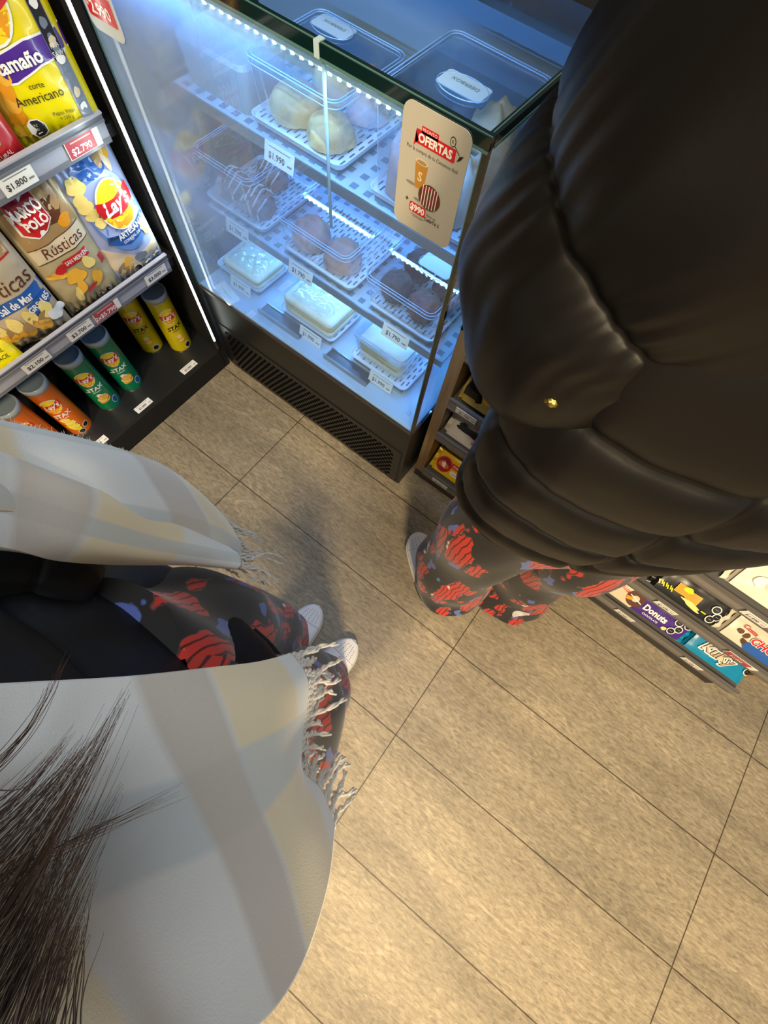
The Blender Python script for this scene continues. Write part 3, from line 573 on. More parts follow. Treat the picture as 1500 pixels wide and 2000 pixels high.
for i, (x, y, r, lab) in enumerate(((-.042, .205, .048, 'pink glazed bun on the misted side of the centre tub'), (.062, .200, .048, 'pink glazed bun on the clear side of the centre tub'))):
    bun(x, y, Zs + .002, r, .05, BREAD, 'glazed_bun', lab, 'pink buns in the centre tub', 'bun', None, i+4)
for i, (x, y, m_, lab) in enumerate(((.228, .200, MUF, 'dark chocolate muffin at the front left of its tub'), (.312, .194, MUFO, 'orange brown muffin at the front nearest the glass corner'), (.232, .292, MUF, 'dark muffin at the back, beside the lid label'), (.322, .285, MUFO, 'brown muffin at the back under the lid label'))):
    bun(x, y, Zs + .024, .040, .036, m_, 'muffin', lab, 'muffins in the tub', 'muffin', muf_extra(m_), i+9)
# top shelf
Za = ZA_ + .0315 - .0065
tray(-.135, .100, .152, .38, ZA_, 'white slotted tray under the golden pastries on the top shelf')
tray(.165, .390, .150, .38, ZA_, 'white slotted tray under the big bread twists on the top shelf')
tub(-.125, .090, .156, .37, Za, .088, 'deep clear tub of golden pastries with a white lid label, top shelf', (-.062, .335), 'DEERBOX')
tub(.175, .380, .140, .37, Za, .150, 'deep clear tub of pale bread twists nearest the glass corner', (.278, .245), 'DEERBOX')
for i, (x, y, r, h, m_, lab) in enumerate(((-.065, .220, .052, .045, GOLD, 'golden flaky pastry at the front of its tub'), (.035, .205, .046, .042, GOLD, 'golden flaky pastry beside the pale reflection rod'), (.040, .315, .044, .072, BREAD, 'tall rosy bun at the back of the golden pastry tub'), (-.05, .32, .045, .06, GOLD, 'golden pastry at the back under the lid label'))):
    bun(x, y, Za + .002, r, h, m_, 'flaky_pastry', lab, 'pastries in the deep tub', 'pastry', None, i+15)
for i, (x, y, r, ry, h, m_, lab) in enumerate(((.318, .30, .052, .062, .125, PALE, 'large pale bread twist at the glass corner'), (.228, .205, .045, .05, .095, BREAD, 'brown bread twist behind the offer sign'), (.325, .200, .040, .04, .095, PALE, 'small pale bread twist near the corner edge'))):
    bun(x, y, Za + .002, r, h, m_, 'bread_twist', lab, 'bread twists in the corner tub', 'bread', None, i+25, ry=ry)
b = MB(); P = rrect_pts(.19, .13, .02); n = len(P); cx, cy, z0 = -.245, .235, ZA_ + .0005
b.add([(cx+a*.93, cy+c*.93, z0) for a, c in P] + [(cx+a, cy+c, z0+.07) for a, c in P] + [(cx+a*.95, cy+c*.95, z0+.078) for a, c in P], [(k*n+i, k*n+(i+1) % n, (k+1)*n+(i+1) % n, (k+1)*n+i) for k in range(2) for i in range(n)] + [tuple(range(n))[::-1], tuple(2*n+i for i in range(n))], mat('foam_beige', (.36, .35, .31), .5))
tag(b.build('food_box', loc=(cx, cy, z0)), 'closed pale food box behind the misted glass on the top shelf', 'food box')
# deck: wrapped sandwiches
Zd = ZD + .0035
def sandwich(x0, x1, y0, y1, z, h, lab, seed, wrap=True, tall=False):
    t = thing('wrapped_sandwich', ((x0+x1)/2, (y0+y1)/2, z), lab, 'sandwich', 'sandwiches on the case floor')
    def slab(zz0, zz1, m, k, ins=0):
        mm = MB()
        def fn(u, v):
            p = rrect_pts(x1-x0-ins, y1-y0-ins, .016, 6); q = p[int(u*len(p)) % len(p)]
            return None
        cx, cy = (x0+x1)/2, (y0+y1)/2; p = rrect_pts(x1-x0-ins, y1-y0-ins, .016, 6); n = len(p); vs = []
        lv = [(.9, zz0), (1, zz0+(zz1-zz0)*.3), (1, zz0+(zz1-zz0)*.7), (.93, zz1), (.5, zz1+.002), (.02, zz1+.003)]
        for s, zz in lv:
            for a, c in p: q = Vector((a*s, c*s, zz)); d = .003*noise.noise(q*40+Vector((seed, k, 0))); vs.append((cx+q.x*(1+d*4), cy+q.y*(1+d*4), zz+d))
        mm.add(vs, [(j*n+i, j*n+(i+1) % n, (j+1)*n+(i+1) % n, (j+1)*n+i) for j in range(len(lv)-1) for i in range(n)], m, True); return mm
    put(slab(z+.001, z+h*.36, SAND, 0), 'bread_slice', t); put(slab(z+h*.34, z+h*.6, SANDF, 1, .004), 'filling', t); put(slab(z+h*.58, z+h, SAND, 2), 'bread_slice', t)
    if wrap:
        mm = MB(); cx, cy = (x0+x1)/2, (y0+y1)/2
        def fw(u, v):
            a = (u-.5)*2; c = (v-.5)*2; ex = (x1-x0)/2*1.03; ey = (y1-y0)/2*1.03
            zz = z + h*1.08*(1-abs(a)**8)*(1-abs(c)**8) + .002
            zz += .0035*noise.noise(Vector((u*9+seed, v*9, 0))) + .003*abs(math.sin((u*1.7+v)*9+seed))*(1-abs(c)**4)
            return (cx+a*ex, cy+c*ey, zz)
        mm.grid(fw, 40, 30, FILM); put(mm, 'film_wrap', t)
tray(-.356, -.180, .104, .245, Zd, 'white slotted tray under the flat sandwich by the misted glass'); sandwich(-.330, -.188, .112, .235, Zd + .0205, .03, 'film wrapped sandwich at the misted end of the case floor', 3)
tray(-.108, .095, .105, .25, Zd, 'white slotted tray under the middle sandwich'); sandwich(-.092, .083, .113, .24, Zd + .0205, .05, 'film wrapped sandwich in the middle of the case floor', 5)
tray(.150, .350, .108, .25, Zd, 'white slotted tray under the boxed sandwich near the corner'); sandwich(.168, .312, .128, .218, Zd + .0205, .065, 'thick sandwich in a clear tub near the glass corner', 7, wrap=False)
tub(.155, .328, .114, .238, Zd + .0205, .085, 'clear tub around the thick sandwich on the case floor')
tub(-.10, .09, .255, .35, Zd+.0005, .08, 'empty looking clear tub behind the middle sandwich on the case floor')
dp = MB(); P = rrect_pts(.26, .17, .03); n = len(P); cx, cy = .29, .165
dp.add([(cx+a, cy+c, Zd+.0001) for a, c in P], [tuple(range(n))], mat('dark_mat_grey', (.12, .13, .15), .5))
# case tickets
for (x, y, z, txt, lab) in ((-.018, .128, ZB_ - .006, '$1.790', 'cream price card under the pink buns on the middle shelf lip'), (.285, .128, ZB_ - .006, '$1.790', 'cream price card under the muffins on the middle shelf lip'), (-.235, .128, ZB_ - .006, '$1.790', 'dim cream price card under the iced rolls behind misted glass'), (-.045, .137, ZA_ - .01, '$1.990', 'dim cream price card on the top shelf lip by the golden pastries'),
                       (-.245, .095, Zd + .016, '$1.990', 'white price card in front of the flat sandwich'), (.028, .090, Zd + .016, '$1.990', 'white price card in front of the middle sandwich'), (.276, .097, Zd + .018, '$1.990', 'white price card in front of the boxed sandwich')):
    price_tag(Frame((x, y, z), (1, 0, 0), (0, .35, 1)), txt, .078, .034, lab, 'price cards inside the pastry case', name='price_card')
lf = MB(); Fl = Frame((-.27, .058, Zd + .001), (1, -.25, 0), (.25, 1, .05)); rrect(lf, Fl, 0, 0, .09, .04, .006, PAPER, .0006); text(lf, Fl, 'Información', 0, 0, .011, INKG, .0012)
tag(lf.build('info_leaflet', loc=(-.27, .058, Zd)), 'white leaflet lying on the case floor just behind the misted glass', 'leaflet')

# ---- offer signs stuck on the glass
def sign(F, w, h, lab, fn, name='offer_sign', card=None):
    mb = MB(); pts = rrect_pts(w, h, .014); n = len(pts)
    mb.add([F(a, c, 0) for a, c in pts] + [F(a, c, .0012) for a, c in pts], [tuple(range(n))[::-1], tuple(range(n, 2*n))] + [(i, (i+1) % n, n+(i+1) % n, n+i) for i in range(n)], card or mat('sign_card', (.45, .43, .37), .5))
    fn(mb, F, w, h); o = mb.build(name, loc=F.o); tag(o, lab, 'sign'); return o
def offer(mb, F, w, h):
    t = .0016
    rrect(mb, F, 0.002, .044, .062, .0155, .002, AR, t); poly(mb, F, [(-.029, .05), (-.031, .032), (-.024, .04)], AR, t); rrect(mb, F, -.008, .053, .026, .008, .001, AR, t)
    text(mb, F, 'OFERTAS', .002, .0435, .0135, AW, t+.0005, bold=.04, cond=.95); text(mb, F, 'PRONTO', -.008, .0535, .0055, AW, t+.0005)
    ell(mb, F, .026, .058, .0045, .0055, AK, t); ell(mb, F, .026, .058, .0035, .0045, MATS['sign_card'], t+.0003); text(mb, F, 'R', .026, .058, .006, AK, t+.0005)
    poly(mb, F, [(.036, .040), (.041, .043), (.045, .049), (.039, .047)], AK, t); poly(mb, F, [(.030,.055),(.0385,.048),(.0382,.047),(.0297,.054)], AK, t, .004)
    text(mb, F, 'Por la compra de tu Cinnamon Roll', 0, .029, .0062, AK, t, cond=.92)
    poly(mb, F, [(-.024, .018), (-.0035, .018), (-.0065, -.015), (-.021, -.015)], mat('print_ochre', (.42, .2, .03), .5), t+.0002); ell(mb, F, -.0137, .018, .0103, .0035, ACR, t+.0005); ell(mb, F, -.0137, .018, .008, .0024, ATN, t+.0007)
    text(mb, F, 'S', -.014, .0, .016, ACR, t+.0006, bold=.03); ell(mb, F, -.028, -.013, .008, .002, INKG, t); ell(mb, F, -.012, -.03, .008, .002, INKG, t)
    ell(mb, F, .006, -.019, .0185, .0165, ABR, t+.001); ell(mb, F, .006, -.016, .0145, .0115, AMR, t+.0012); ell(mb, F, .006, -.016, .009, .007, ABR, t+.0014)
    for i in range(6): x = -.006+.0048*i; poly(mb, F, [(x, -.004-.0006*abs(i-2.5)), (x+.0012, -.004), (x+.0006, -.034+.0012*abs(i-2.5)), (x-.0006, -.034+.0012*abs(i-2.5))], AW, t+.0018, .004)
    text(mb, F, '+', -.031, -.036, .010, AK, t, bold=.03); rrect(mb, F, -.011, -.043, .029, .0135, .003, AR, t); text(mb, F, '$990', -.011, -.043, .0125, AW, t+.0005, bold=.04)
    text(mb, F, 'lleva un', .014, -.043, .0055, AK, t); text(mb, F, 'Café/Té S', .016, -.0495, .0068, AK, t, bold=.02); rect(mb, F, -.009, -.053, .024, .0006, AK, t); rect(mb, F, -.009, -.055, .018, .0006, AK, t)
sign(Frame((.362, Y0 - .0012, .972), (1, 0, -.0), (0, 0, 1)), .104, .152, 'cream offer sign with a cup and a roll stuck on the glass corner', offer)
def offer2(mb, F, w, h):
    rrect(mb, F, 0, -.03, .07, .034, .003, AR, .0016); text(mb, F, '2.990', 0, -.034, .022, AW, .0022, bold=.03); text(mb, F, '$', -.03, -.03, .012, AW, .0022)
sign(Frame((-.315, Y0 - .0012, .972), (1, 0, 0), (0, 0, 1)), .085, .13, 'white sign with a red price panel cut off by the top edge of the picture', offer2, card=mat('sign_card_white', (.5, .54, .58), .5))

# ------------------------------------------------------------------ biscuit shelving on the right (front faces -y)
def wood_mat():
    m = bpy.data.materials.new('oak_laminate'); m.use_nodes = True; nt = m.node_tree; b = nt.nodes['Principled BSDF']; tc = nt.nodes.new('ShaderNodeTexCoord')
    mp = nt.nodes.new('ShaderNodeMapping'); mp.inputs['Scale'].default_value = (40, 40, 2.5); n = nt.nodes.new('ShaderNodeTexNoise'); n.inputs['Scale'].default_value = 2; n.inputs['Detail'].default_value = 6
    r = nt.nodes.new('ShaderNodeValToRGB'); r.color_ramp.elements[0].position = .3; r.color_ramp.elements[0].color = (.22, .13, .055, 1); r.color_ramp.elements[1].position = .7; r.color_ramp.elements[1].color = (.36, .24, .11, 1)
    nt.links.new(tc.outputs['Object'], mp.inputs[0]); nt.links.new(mp.outputs[0], n.inputs['Vector']); nt.links.new(n.outputs['Fac'], r.inputs[0]); nt.links.new(r.outputs[0], b.inputs['Base Color']); b.inputs['Roughness'].default_value = .45; return m
WOOD = wood_mat(); YR = .102
RS = mat('rail_taupe', (.12, .11, .10), .35); RSL = mat('rail_taupe_light', (.2, .185, .17), .35)
u_ = thing('biscuit_shelving', (1.0, .35, 0), 'low oak and grey shelving unit of biscuits, right of the pastry case', 'shelving')
put(MB().box((.449, YR, .055), (.479, .62, .735), WOOD), 'side_panel', u_)
put(MB().box((1.60, YR + .04, .055), (1.615, .62, .70), WOOD), 'side_panel', u_)
put(MB().box((.449, .62, 0.0), (1.615, .64, .72), mat('shelf_back', (.08, .06, .045), .6)), 'back_panel', u_)
put(MB().box((.449, YR - .002+.008, 0.001), (1.60, .60, .055), mat('kick_dark', (.03, .028, .026), .5)), 'kick_board', u_)
put(MB().box((.449, YR, .70), (1.615, .62, .72), WOOD), 'top_board', u_)
def rshelf(x0, x1, z0, z1, tilt=.0):
    m = MB().box((x0, YR + .006, z0 + .008), (x1, .60, z0 + .02), SHELFG)
    put(m, 'shelf_board', u_)
    m = MB().box((x0, YR - .004, z0), (x1, YR + .006, z0 + .006), RS).box((x0, YR - .001, z0 + .006), (x1, YR + .006, z1 - .008), RSL).box((x0, YR - .005, z1 - .008), (x1, YR + .003, z1), RS)
    put(m, 'ticket_rail', u_)
rshelf(.480, 1.045, .052, .093); rshelf(.480, 1.045, .295, .33); rshelf(.480, 1.045, .456, .496); rshelf(.480, 1.045, .631, .67)
rshelf(1.05, 1.63, .058, .100); rshelf(1.05, 1.598, .245, .285); rshelf(1.05, 1.598, .438, .476)
put(MB().box((1.045, YR, .055), (1.05, .60, .70), SHELFG), 'divider', u_)
def rtag(x, z, txt, lab, red=False, w=.06, h=.024): price_tag(Frame((x, YR - .0048, z), (1, 0, 0), (0, -.1, 1)), txt, w, h, lab, 'price tickets on the biscuit shelving', red)
rtag(.552, .073, '$2.190', 'faded price ticket below the yellow biscuit pack'); rtag(.535, .476, '$1.700', 'price ticket reading $1.700 below the gold wafer bag')
rtag(1.258, .080, '$1.490', 'price ticket below the purple ring biscuit pack'); rtag(1.490, .080, '$1.290', 'price ticket below the blue shiny biscuit pack')
rtag(1.255, .266, '$1.590', 'price ticket on the rail above the purple ring biscuit pack'); rtag(1.475, .266, '$1.000', 'red price ticket on the rail above the blue pack', True, .08); rtag(1.33, .458, '$1.890', 'price ticket above the black wafer packs')

def pack(x0, x1, yn, zn, fh, ang, th, m, lab, fn, name='biscuit_pack', grp='biscuit packs on the right shelving', seed=0, cat='biscuit pack', fin=.012):
    """flow-wrapped pack leaning back: near bottom edge at (yn, zn), face height fh, angle ang above horizontal"""
    W = x1 - x0; v = Vector((0, math.cos(ang), math.sin(ang)))
    def bulge(x, y):
        a = max(0, 1 - abs(2*x/W)**6); b = max(0, 1-abs(2*y/fh)**4)
        return .006*(a**.5)*(b**.5) + .0022*noise.noise(Vector((x*28, y*40, seed)))*(1.0 if fin else .2)
    F = Frame(Vector(((x0+x1)/2, yn, zn)) + v*(fh/2), (1, 0, 0), v, bulge); mb = MB()
    def ring(u, w_):
        e = (u-.5)*2; s = 1 - abs(e)**10*.85; t = 2*PI*w_; c_, s_ = math.cos(t), math.sin(t)
        yy = fh/2*(abs(c_)**.45)*(1 if c_ > 0 else -1); nn = th/2*(abs(s_)**.45)*(1 if s_ > 0 else -1)*s
        p = F.o + F.u*(u-.5)*W + F.v*yy*(.98 if abs(e) < 1 else 1) + F.n*(nn - th/2 - .0035); d = .0012*noise.noise(p*45 + Vector((seed, 0, 0)))
        return p + F.n*d
    mb.grid(lambda a, b_: ring(b_, a), 32, 30, m, closeu=True)
    mb.grid(lambda a, b_: F((a-.5)*W*.97, (b_-.5)*fh*.94, -.0034), 40, 10, m)
    if fin:
        for sgn in (-1, 1): mb.grid(lambda a, b_: F.o + F.u*(sgn*(W/2 + fin*a)) + F.v*((b_-.5)*fh*(.95+.1*a)) - F.n*(th/2 + .0035 - .003*math.sin(b_*16+seed)), 3, 24, m)
    fn(mb, F, W, fh)
    o = mb.build(name, loc=F.o); tag(o, lab, cat, grp); return o
def a_yellow(mb, F, W, h):
    ell(mb, F, -W*.3, 0, .027, .027, AR, .001); ell(mb, F, -W*.3, 0, .022, .022, AMR, .0013); blob(mb, F, -W*.3, 0, .016, .015, AOR, .0016, 0, 3, .3); blob(mb, F, -W*.3, 0, .008, .008, AW, .002, 0, 5, .3)
    rrect(mb, F, 0, .012, .05, .016, .003, AR, .001); text(mb, F, 'Criollitas', 0, .012, .011, AW, .0014, bold=.03); rrect(mb, F, .0, -.012, .035, .016, .006, AW, .001); text(mb, F, 'nueva', 0, -.012, .010, AR, .0014)
    blob(mb, F, W*.32, 0, .018, .018, AR, .001, 0, 8, .2)
def a_white(mb, F, W, h):
    blob(mb, F, -.01, -.0, .042, .012, AK, .001, -.05, 3, .4); blob(mb, F, -.045, .006, .014, .008, AK, .001, 0, 5, .3); rect(mb, F, .02, .02, W*.5, .003, AR, .001); text(mb, F, 'leche', .01, -.021, .013, AR, .0012, bold=.02)
def a_gold(mb, F, W, h):
    rect(mb, F, .01, .0, .03, .012, AR, .001); text(mb, F, 'Clásicas', .01, 0, .008, AW, .0014); blob(mb, F, .02, .022, .014, .008, AG, .001, 0, 2); blob(mb, F, -.01, -.014, .035, .009, ACH, .001, 0, 4); ell(mb, F, W*.3, .01, .012, .012, AW, .001)
def rings(mb, F, pts, r=.012):
    for x, y in pts: ell(mb, F, x, y, r, r, AW, .0014, n=12); ell(mb, F, x, y, r*.78, r*.78, AK, .0017, n=12); rect(mb, F, x, y, r*.8, r*.14, INKG, .002)
def a_donuts(mb, F, W, h):
    poly(mb, F, [(-W*.5, -h*.48), (-.045, -h*.48), (-.03, h*.48), (-W*.5, h*.48)], ACR, .0008)
    text(mb, F, 'Costa', -.098, .008, .018, AR, .0012, rot=-.15, shear=.3, bold=.03); rect(mb, F, -.075, .026, .04, .01, AMR, .0012)
    ell(mb, F, -.052, -.002, .027, .027, ABR, .0014); ell(mb, F, -.052, -.002, .011, .011, ACR, .0018); poly(mb, F, [(-.078,-.006),(-.058,-.002),(-.058,-.012),(-.074,-.018)], AO, .0019); poly(mb, F, [(-.072, .004), (-.03, -.006), (-.03, -.009), (-.072, .001)], AW, .002)
    text(mb, F, 'Donuts', .018, -.005, .028, AW, .0014, bold=.04, cond=.9); text(mb, F, 'CHOCOLATE', .015, -.025, .0085, AW, .0014, bold=.02); text(mb, F, 'GALLETAS BAÑADAS', .022, .024, .0075, AW, .0014)
    rings(mb, F, ((.082, .014), (.095, -.004), (.083, -.02), (.108, .02)), .0115); blob(mb, F, .07, .028, .008, .006, ACL, .0013); blob(mb, F, .064, -.027, .008, .006, ACL, .0013)
def a_kuky(mb, F, W, h):
    for dx, dy in ((-.0025, 0), (.0025, 0), (0, -.0025), (0, .0025), (.002, .002), (-.002, -.002)): text(mb, F, 'KuKy', -.012+dx, -.003+dy, .040, AW, .0016, shear=.35, bold=.07)
    text(mb, F, 'KuKy', -.012, -.003, .040, ABR, .0030, shear=.35, bold=.04); text(mb, F, 'KuKy', -.0115, -.0028, .039, ACR, .0036, shear=.35, bold=-.012)
    ell(mb, F, -.045, .025, .016, .008, AR, .0022, -.2); text(mb, F, 'McKay', -.045, .025, .008, AW, .0026, rot=-.2)
    rings(mb, F, ((.082, .004), (.07, .024)), .0125); poly(mb, F, [(-.03, .03), (.06, .03), (.05, .022), (-.02, .024)], AD, .0011)
def a_black(mb, F, W, h):
    for i in range(2): rect(mb, F, -.03+.032*i, .004-.003*i, .034, .026, ACH, .0012+.0003*i, .05); rect(mb, F, -.03+.032*i, .004-.003*i, .03, .022, AO, .0018+.0003*i, .05)
    blob(mb, F, -.02, .012, .012, .008, ALY, .0026, 0, 3); blob(mb, F, .01, -.017, .03, .006, ACL, .0022, -.1, 5, .4)
    rings(mb, F, ((.062, .01), (.077, -.006), (.068, -.02)), .0115); rect(mb, F, .045, -.015, .014, .003, ALY, .0013)
    for i in range(7): rect(mb, F, -.085+.006*i, -.012+.003*(i % 2), .003, .012, ALY, .0013, .5)
def a_cho(mb, F, W, h):
    poly(mb, F, [(-.02, -h*.47), (W*.49, -h*.47), (W*.49, h*.47), (.03, h*.47), (.02, .0), (-.04, -.02)], AD, .0009)
    text(mb, F, 'Costa', -.045, .014, .016, AR, .0014, rot=-.1, shear=.3, bold=.02); text(mb, F, 'CHOKY', .022, -.004, .028, AW, .0016, shear=.15, bold=.08); text(mb, F, 'CHOKY', .022, -.004, .028, AR, .0022, shear=.15, bold=.03)
    for i, (x, y) in enumerate(((-.058, -.002), (-.04, -.004), (-.035, -.02))): blob(mb, F, x, y, .008, .006, ABR, .0014, i, i)
def a_white2(mb, F, W, h):
    for i in range(5): blob(mb, F, -.05+.022*i, .01*math.sin(i*2), .016, .013, (AW, ACR)[i % 2], .001+.0002*i, i, i)
    ell(mb, F, -.035, .016, .012, .009, AR, .0022); ell(mb, F, -.035, .016, .0105, .0075, AW, .0026); ell(mb, F, .01, .0, .008, .008, ACR, .003)
A45 = .75
# left bay
pack(.497, .66, .114, .100, .078, .85, .03, art('pack_yellow', (.75, .48, 0)), 'yellow biscuit pack with red roundels on the lowest shelf beside the oak panel', a_yellow, seed=1)
pack(.500, .66, .170, .160, .058, .9, .026, art('pack_amber', (.6, .36, .0)), 'yellow biscuit pack stacked behind the one with roundels', lambda *a: None, seed=2)
pack(.497, .66, .114, .325, .085, .85, .03, art('pack_silver', (.6, .6, .58)), 'white biscuit pack with a black splash on the shelf above the yellow pack', a_white, seed=3)
pack(.500, .66, .114, .492, .095, .9, .035, art('pack_gold', (.55, .4, .08)), 'gold crisp wafer pack beside the dangling black strap', a_gold, seed=4)
pack(.503, .66, .118, .66, .06, .9, .03, art('pack_orange', (.75, .25, .01)), 'orange pack just showing beside the top of the oak panel', lambda *a: None, seed=5)
# right bay
pack(1.055, 1.165, .117, .102, .074, A45, .03, MATS['art_purple'], 'purple biscuit pack just showing below the jacket hem', lambda mb, F, W, h: (blob(mb, F, .03, 0, .008, .007, ACL, .001), rings(mb, F, ((.04, -.01),), .01)), seed=6, fin=0)
pack(1.170, 1.415, .117, .102, .076, A45, .032, art('pack_purple', (.06, .02, .22)), 'purple and cream ring biscuit pack on the lowest shelf', a_donuts, seed=7, fin=.004)
pack(1.428, 1.602, .112, .110, .088, .62, .036, art('pack_blue', (.0, .22, .42), ), 'shiny blue biscuit pack overhanging the shelf end', a_kuky, seed=8, fin=.018)
pack(1.17, 1.40, .180, .165, .05, A45, .03, MATS['art_cream'], 'cream biscuit pack stacked behind the purple ring biscuit pack', lambda mb, F, W, h: rect(mb, F, .03, 0, .06, .02, AK, .001), seed=9)
pack(1.192, 1.366, .118, .280, .075, A45, .028, art('pack_black', (.012, .012, .012)), 'black wafer biscuit pack at the front of the middle shelf', a_black, seed=10)
pack(1.185, 1.355, .170, .325, .07, A45, .028, MATS['art_pack_black'], 'black wafer biscuit pack stacked behind its twin', a_black, seed=11)
pack(1.388, 1.560, .118, .282, .080, A45, .032, art('pack_cream', (.66, .6, .48)), 'cream and blue chocolate chip pack at the end of the middle shelf', a_cho, seed=12, fin=.012)
pack(1.235, 1.42, .122, .474, .085, A45, .03, art('pack_ivory', (.72, .66, .55)), 'ivory and red biscuit pack on the upper shelf at the frame edge', a_white2, seed=13)

# ------------------------------------------------------------------ people
def cr(p, t):
    n = len(p) - 1; k = min(max(t, 0), 1)*n; i = min(int(k), n-1); f = k-i
    a, b, c, d = p[max(i-1, 0)], p[i], p[i+1], p[min(i+2, n)]
    return [0.5*((2*b[j]) + (-a[j]+c[j])*f + (2*a[j]-5*b[j]+4*c[j]-d[j])*f*f + (-a[j]+3*b[j]-3*c[j]+d[j])*f**3) for j in range(len(b))]
def loft(mb, rings, m, nu=96, nv=80, disp=None, sup=2.0, caps=True):
    """rings: (x,y,z, ux,uy, a, b) horizontal ellipses; disp(t,theta)->metres outward"""
    def fn(u, v):
        x, y, z, ux, uy, a, b = cr(rings, v); U = Vector((ux, uy, 0)).normalized(); V = Vector((-U.y, U.x, 0)); t = 2*PI*u
        c, s = math.cos(t), math.sin(t); e = 2/sup
        d = disp(v, t) if disp else 0
        return Vector((x, y, z)) + U*((a+d)*math.copysign(abs(c)**e, c)) + V*((b+d)*math.copysign(abs(s)**e, s))
    mb.grid(fn, nu, nv, m, closeu=True)
    if caps:
        k = len(mb.v) - nu*(nv+1); mb.f.append(list(range(k, k+nu))[::-1]); mb.f.append(list(range(k+nu*nv, k+nu*(nv+1)))); i = mb.mi(m); mb.m += [i, i]; mb.sm += [True, True]
def tloft(mb, pts, m, nu=72, nv=90, disp=None):
    """pts: (x,y,z,r) tube along a path"""
    def fr(v):
        a = Vector(cr(pts, max(0, v-.01))[:3]); b = Vector(cr(pts, min(1, v+.01))[:3]); d = (b-a).normalized(); s = d.cross(Vector((.5, .8, .3))).normalized(); return d, s, d.cross(s)
    def fn(u, v):
        x, y, z, r = cr(pts, v); d, s, q = fr(v); t = 2*PI*u; rr = r + (disp(v, t) if disp else 0)
        return Vector((x, y, z)) + s*rr*math.cos(t) + q*rr*math.sin(t)
    mb.grid(fn, nu, nv, m, closeu=True)
    k = len(mb.v) - nu*(nv+1); mb.f.append(list(range(k, k+nu))[::-1]); mb.f.append(list(range(k+nu*nv, k+nu*(nv+1)))); i = mb.mi(m); mb.m += [i, i]; mb.sm += [True, True]
def puff(seams, amp, wr, seed=0, cross=None):
    """quilt: deep at seams (positions in t), swollen between; fine gathers run across the seams"""
    def f(v, t):
        lo = max([s for s in seams if s <= v] or [0]); hi = min([s for s in seams if s > v] or [1]); w_ = max(hi-lo, 1e-4); q = (v-lo)/w_
        p = (1-abs(2*q-1)**3.0)**.6 if 0 <= q <= 1 else 0
        e = min(q, 1-q)
        g_ = wr*math.exp(-e*7)*(math.sin(t*34 + 5*noise.noise(Vector((t*2, v*6, seed)))) )*(0.3+.7*p)
        g2 = wr*2.8*noise.noise(Vector((math.cos(t)*2.6, math.sin(t)*2.6, v*7+seed)))
        cc = 0
        if cross:
            for c0 in cross: 
                dd = abs((t-c0+PI) % (2*PI)-PI); cc -= amp*.8*math.exp(-(dd/.035)**2)
        return amp*(p-1) + g_ + g2 + cc
    return f
def nylon(name, col, rough=.42):
    m = mat(name, col, rough, spec=.3, bump=(220, .15, .0006)); return m
JB = nylon('nylon_brown_black', (.0042, .0036, .0034), .42); JN = nylon('nylon_navy_black', (.005, .0055, .007), .55); JP = nylon('piping_black', (.004, .004, .004), .6)
